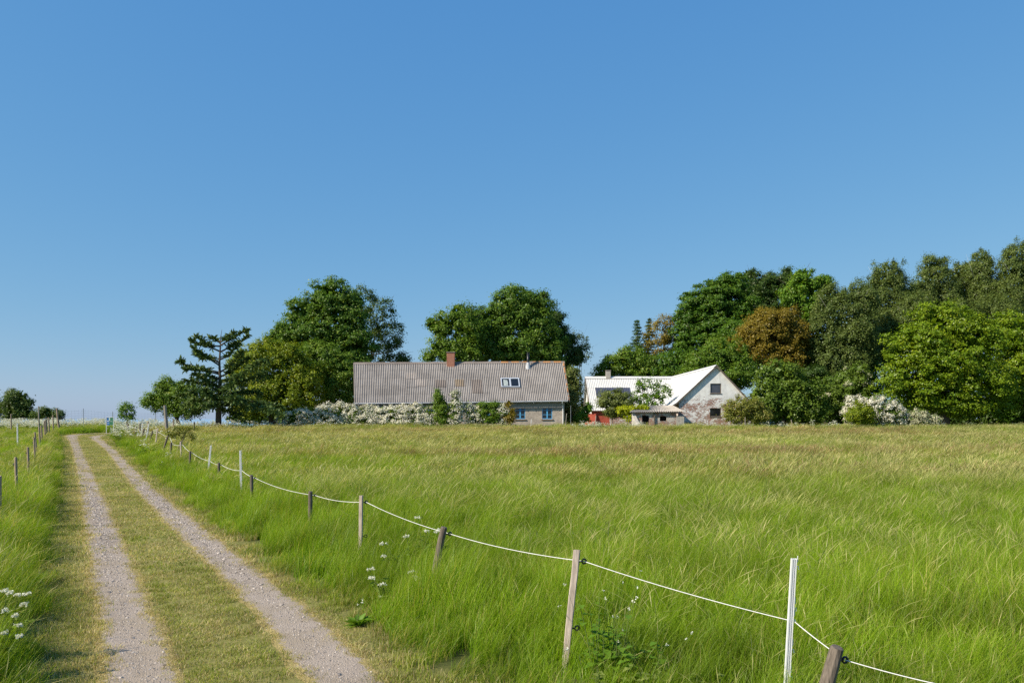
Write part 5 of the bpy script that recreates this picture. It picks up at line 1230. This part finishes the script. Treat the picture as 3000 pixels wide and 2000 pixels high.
tree('barberry_bush', 'small brownish bush at the farmhouse wall after the hedge', 'bush', 90.5 * A, [(1176, 948, 8, 14), (1172, 962, 11, 12), (1168, 928, 4, 8)], LM['copper'], 66, r0=.03, leaf=.13, per=26, cr=.3, cover=.8)
flowering('snowball_shrub', 'wide white flowering shrub before the huge hornbeam', 92 * A, [(2012, 935, 40, 24), (2040, 945, 34, 24), (1965, 930, 22, 24), (1950, 952, 14, 22), (2062, 955, 20, 18), (2000, 920, 26, 14)], 67, frac=.8, leaf=.12)
tree('privet_bush', 'green bush growing in front of the wide white shrub', 'bush', 89.5 * A, [(1974, 945, 24, 22), (1966, 958, 22, 16), (1990, 955, 16, 18)], LM['hazel_yellow'], 68, r0=.04, leaf=.15, per=44, cr=.36, cover=1.3)
flowering('snowball_shrub', 'low cream flowering shrub at the hornbeam foot', 92 * A, [(2108, 956, 24, 15), (2095, 962, 16, 11), (2146, 961, 13, 9), (2128, 964, 20, 8)], 69, bloom='cream', frac=.8)
ug = [(o, 950 + 8 * math.sin(o * .05), 34, 26) for o in range(560, 2560, 42)]
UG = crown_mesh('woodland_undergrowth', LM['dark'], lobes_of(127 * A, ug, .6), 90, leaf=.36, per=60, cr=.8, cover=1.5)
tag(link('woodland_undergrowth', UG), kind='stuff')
tree('elm_tree', 'green tree closing the wood between brown and birch crowns', 'tree', 133 * A, [(1850, 850, 60, 60), (1910, 850, 60, 60), (1965, 860, 50, 60), (1975, 910, 50, 50), (1700, 790, 50, 60), (1560, 850, 60, 50)], LM['beech'], 91, r0=.3, leaf=.3, per=40)
# dark spruces: tiers of drooping branches
def spruce(label, D, ox, oy_top, oy_base, w, seed):
    r = np.random.default_rng(seed); base = Vector((PO(ox, 960, D).x, D, gz(D))); t = empty('spruce_tree', base, label, 'tree', 'spruces in the wood')
    zt, zb = PO(ox, oy_top, D).z, PO(ox, oy_base, D).z; W = w * D * K / F; C = []; Nn = []; mb = MB(); mb.tube([base, (base.x, D, zt)], [.22, .02], 6)
    nt_ = int((zt - zb) / .42)
    for i in range(nt_):
        f = (i + .5) / nt_; z = zt - (zt - zb) * f; R = W * (.10 + .9 * f ** .8)
        for k in range(7):
            a = r.random() * 6.28; Rk = R * r.uniform(.65, 1.15)
            m = int(12 + 30 * Rk); s = r.random(m) ** .7
            p = np.stack([base.x + math.cos(a) * Rk * s, D + math.sin(a) * Rk * s, z - .25 * Rk * s + .12 * Rk * s ** 3], 1) + r.normal(0, .10, (m, 3)) * np.array([1, 1, .8]); C.append(p)
    C = np.concatenate(C); V, Q = leaves(r, C, rand_dirs(r, len(C)), .26 * r.uniform(.6, 1.3, len(C)), .35, up=.3)
    link('crown', npmesh('crown', V, Q, LM['spruce']), t); mb.build('trunk', M['bark'], t)
spruce('pointed dark spruce at the edge of the wood', 139 * A, 1463, 734, 880, 34, 70)
spruce('second dark spruce half behind the small brown tree', 143 * A, 1490, 730, 880, 30, 71)

# the gnarled spruce by itself: bare top, long level branches hung with twigs
def old_spruce():
    D = 89 * A; r = np.random.default_rng(80); rr = random.Random(80)
    q = lambda cx, cy, d=0.0: P(300 + cx * .34014, 900 + cy * .34014, D + d)
    base = Vector((q(1000, 990).x, D, gz(D))); t = empty('spruce_tree', base, 'gnarled wind-shaped spruce with a bare dead top and level branches', 'tree', 'spruces in the wood')
    trunk = [base + Vector((0, 0, -.3)), q(1000, 900), q(1005, 750), q(1012, 600), q(1008, 480), q(1015, 350), q(1018, 260), q(1030, 188)]
    mb = MB(); mb.tube(trunk, [.30, .24, .17, .12, .095, .065, .035, .01], 9)
    B = [([(1015, 335), (930, 330), (850, 280), (800, 248)], 0), ([(1012, 380), (900, 330), (810, 320), (758, 278)], .6), ([(1015, 330), (1080, 290), (1160, 240), (1245, 192)], 0), ([(1015, 300), (1090, 260), (1130, 215)], -.6),
         ([(1015, 385), (1120, 330), (1200, 285), (1262, 240)], .8), ([(1010, 300), (960, 270), (915, 258)], .5), ([(1008, 500), (930, 450), (850, 400), (780, 350)], -.8), ([(1008, 480), (930, 440), (860, 440), (800, 400)], .8),
         ([(1005, 560), (900, 535), (800, 520), (720, 515), (665, 460)], 0), ([(1005, 575), (880, 545), (780, 540), (700, 530)], -1.2), ([(1005, 620), (920, 590), (850, 590), (790, 570)], 1.0),
         ([(1010, 600), (1100, 560), (1180, 490), (1260, 440)], .6), ([(1012, 560), (1090, 510), (1160, 430), (1200, 380)], -.8), ([(1012, 450), (1080, 420), (1140, 360), (1170, 310)], .4),
         ([(1005, 640), (1100, 620), (1220, 560), (1330, 470), (1440, 440)], -1.0), ([(1005, 700), (1130, 660), (1290, 600), (1400, 560)], .5), ([(1000, 720), (900, 660), (800, 640), (705, 620)], 0), ([(1000, 760), (880, 720), (760, 720), (660, 760)], -1.5),
         ([(1000, 800), (890, 780), (780, 790), (690, 850)], 1.0), ([(1002, 690), (930, 640), (860, 600), (820, 580)], -1.0), ([(1000, 740), (1120, 740), (1250, 720), (1350, 730)], 1.2),
         ([(1003, 800), (1120, 780), (1240, 800), (1400, 830), (1540, 850)], -.6), ([(1003, 840), (1150, 830), (1300, 850), (1450, 880), (1560, 930)], -1.6), ([(1000, 850), (900, 850), (800, 880), (740, 930)], -.8), ([(1003, 870), (1100, 890), (1200, 920)], 1.0), ([(1003, 720), (1080, 690), (1130, 660)], -2.0),
         ([(1000, 780), (930, 740), (870, 700)], -2.2), ([(1000, 830), (940, 830), (860, 830)], -2.4), ([(1003, 760), (1080, 780), (1160, 770)], -2.4)]
    C = []
    for k, (pl, dd) in enumerate(B):
        pts = [q(x, y, dd * (i / (len(pl) - 1)) ** .7 * 1.3) for i, (x, y) in enumerate(pl)]
        rad = [.075 * (1 - .85 * i / (len(pts) - 1)) + .008 for i in range(len(pts))]; mb.tube(pts, rad, 5)
        a = np.array([tuple(p) for p in pts]); s = np.concatenate([[0], np.cumsum(np.linalg.norm(np.diff(a, axis=0), axis=1))]); L = s[-1]
        low = pl[0][1] > 610
        m = int(L * (46 if low else 34)); u = L * (1 - r.random(m) ** 1.2 * (.95 if low else .74))
        pb = np.stack([np.interp(u, s, a[:, j]) for j in range(3)], 1)
        for i in range(m):                       # twigs leaving the branch, needles along them
            d = r.normal(0, 1, 3) * np.array([.8, .8, .5]) + np.array([0, 0, .28 if not low else -.05]); d /= np.linalg.norm(d); tl = r.uniform(.18, .55) * (1.15 if low else .9)
            n_ = 7; f = np.linspace(.1, 1, n_)[:, None]
            pt = pb[i] + d * tl * f - np.array([0, 0, .22]) * (f ** 2) * tl * (1.6 if low else .3)
            C.append(np.concatenate([pt + r.normal(0, .03, (n_, 3)), np.tile(d, (n_, 1))], 1))
    for _ in range(26):
        f = rr.uniform(.25, .95); z0 = trunk[1].lerp(trunk[-2], f); a = rr.random() * 6.28; mb.tube([z0, z0 + Vector((math.cos(a) * .5, math.sin(a) * .5, rr.uniform(-.1, .4)))], [.015, .004], 4)
    C = np.concatenate(C); d = C[:, 3:]; c = C[:, :3]; n = len(c); nn = np.cross(d, rand_dirs(r, n)); nn /= np.linalg.norm(nn, axis=1)[:, None] + 1e-9; b = np.cross(nn, d); Ls = r.uniform(.09, .16, n)[:, None]
    V = np.stack([c - d * Ls, c + b * Ls * .42, c + d * Ls * 1.2, c - b * Ls * .42], 1).reshape(-1, 3)
    print('SPRUCE', n)
    link('crown', npmesh('crown', V, np.arange(4 * n).reshape(n, 4), LM['larch']), t); mb.build('trunk', M['bark'], t, True)
old_spruce()

# ------------------------------------------------------------------ light, sky, camera
SUN_AZ, SUN_EL = math.radians(243), math.radians(38)         # clockwise from +Y
w = bpy.data.worlds.new('World'); SC.world = w; w.use_nodes = True
nt = w.node_tree; bg = nt.nodes['Background']; sky = nt.nodes.new('ShaderNodeTexSky'); sky.sky_type = 'NISHITA'; sky.sun_disc = False
sky.sun_elevation = SUN_EL; sky.sun_rotation = SUN_AZ; sky.altitude = 0; sky.air_density = 1.0; sky.dust_density = .3; sky.ozone_density = 6.0
sp = nt.nodes.new('ShaderNodeSeparateColor'); cb = nt.nodes.new('ShaderNodeCombineColor'); nt.links.new(sky.outputs[0], sp.inputs[0])   # the camera's colour response for the sky
for i, (p_, a_) in enumerate(((.84, .80), (.508, 1.608), (.235, 3.207))): nt.links.new(math_(nt, ('MINIMUM', 'ADD', 'ADD')[i], math_(nt, 'MULTIPLY', math_(nt, 'POWER', sp.outputs[i], p_), a_), (2.78, 0, .08)[i]), cb.inputs[i])
nt.links.new(cb.outputs[0], bg.inputs[0]); bg.inputs[1].default_value = .1
sl_ = bpy.data.lights.new('sun', 'SUN'); sl_.energy = 5.0; sl_.angle = math.radians(.53); sl_.color = (1.0, .90, .75)
so = bpy.data.objects.new('sun', sl_); COL.objects.link(so)
sd = Vector((math.sin(SUN_AZ) * math.cos(SUN_EL), math.cos(SUN_AZ) * math.cos(SUN_EL), math.sin(SUN_EL))); so.rotation_euler = sd.to_track_quat('Z', 'Y').to_euler(); so.location = sd * 60
cam = bpy.data.cameras.new('camera'); co = bpy.data.objects.new('camera', cam); COL.objects.link(co)
co.location = (0, 0, H); co.rotation_euler = (PI / 2, 0, 0); cam.sensor_width = 36; cam.lens = 36 * F / 3000; cam.shift_y = (YH - 1000) / 3000; cam.clip_start = .1; cam.clip_end = 40000
SC.camera = co
vs_ = SC.view_settings; vs_.view_transform = 'Standard'; vs_.look = 'None'; vs_.exposure = 0.5; vs_.gamma = 1.0
SC.cycles.max_bounces = 7; SC.cycles.diffuse_bounces = 3; SC.cycles.glossy_bounces = 2; SC.cycles.transmission_bounces = 3; SC.cycles.transparent_max_bounces = 4
SC.cycles.use_denoising = False
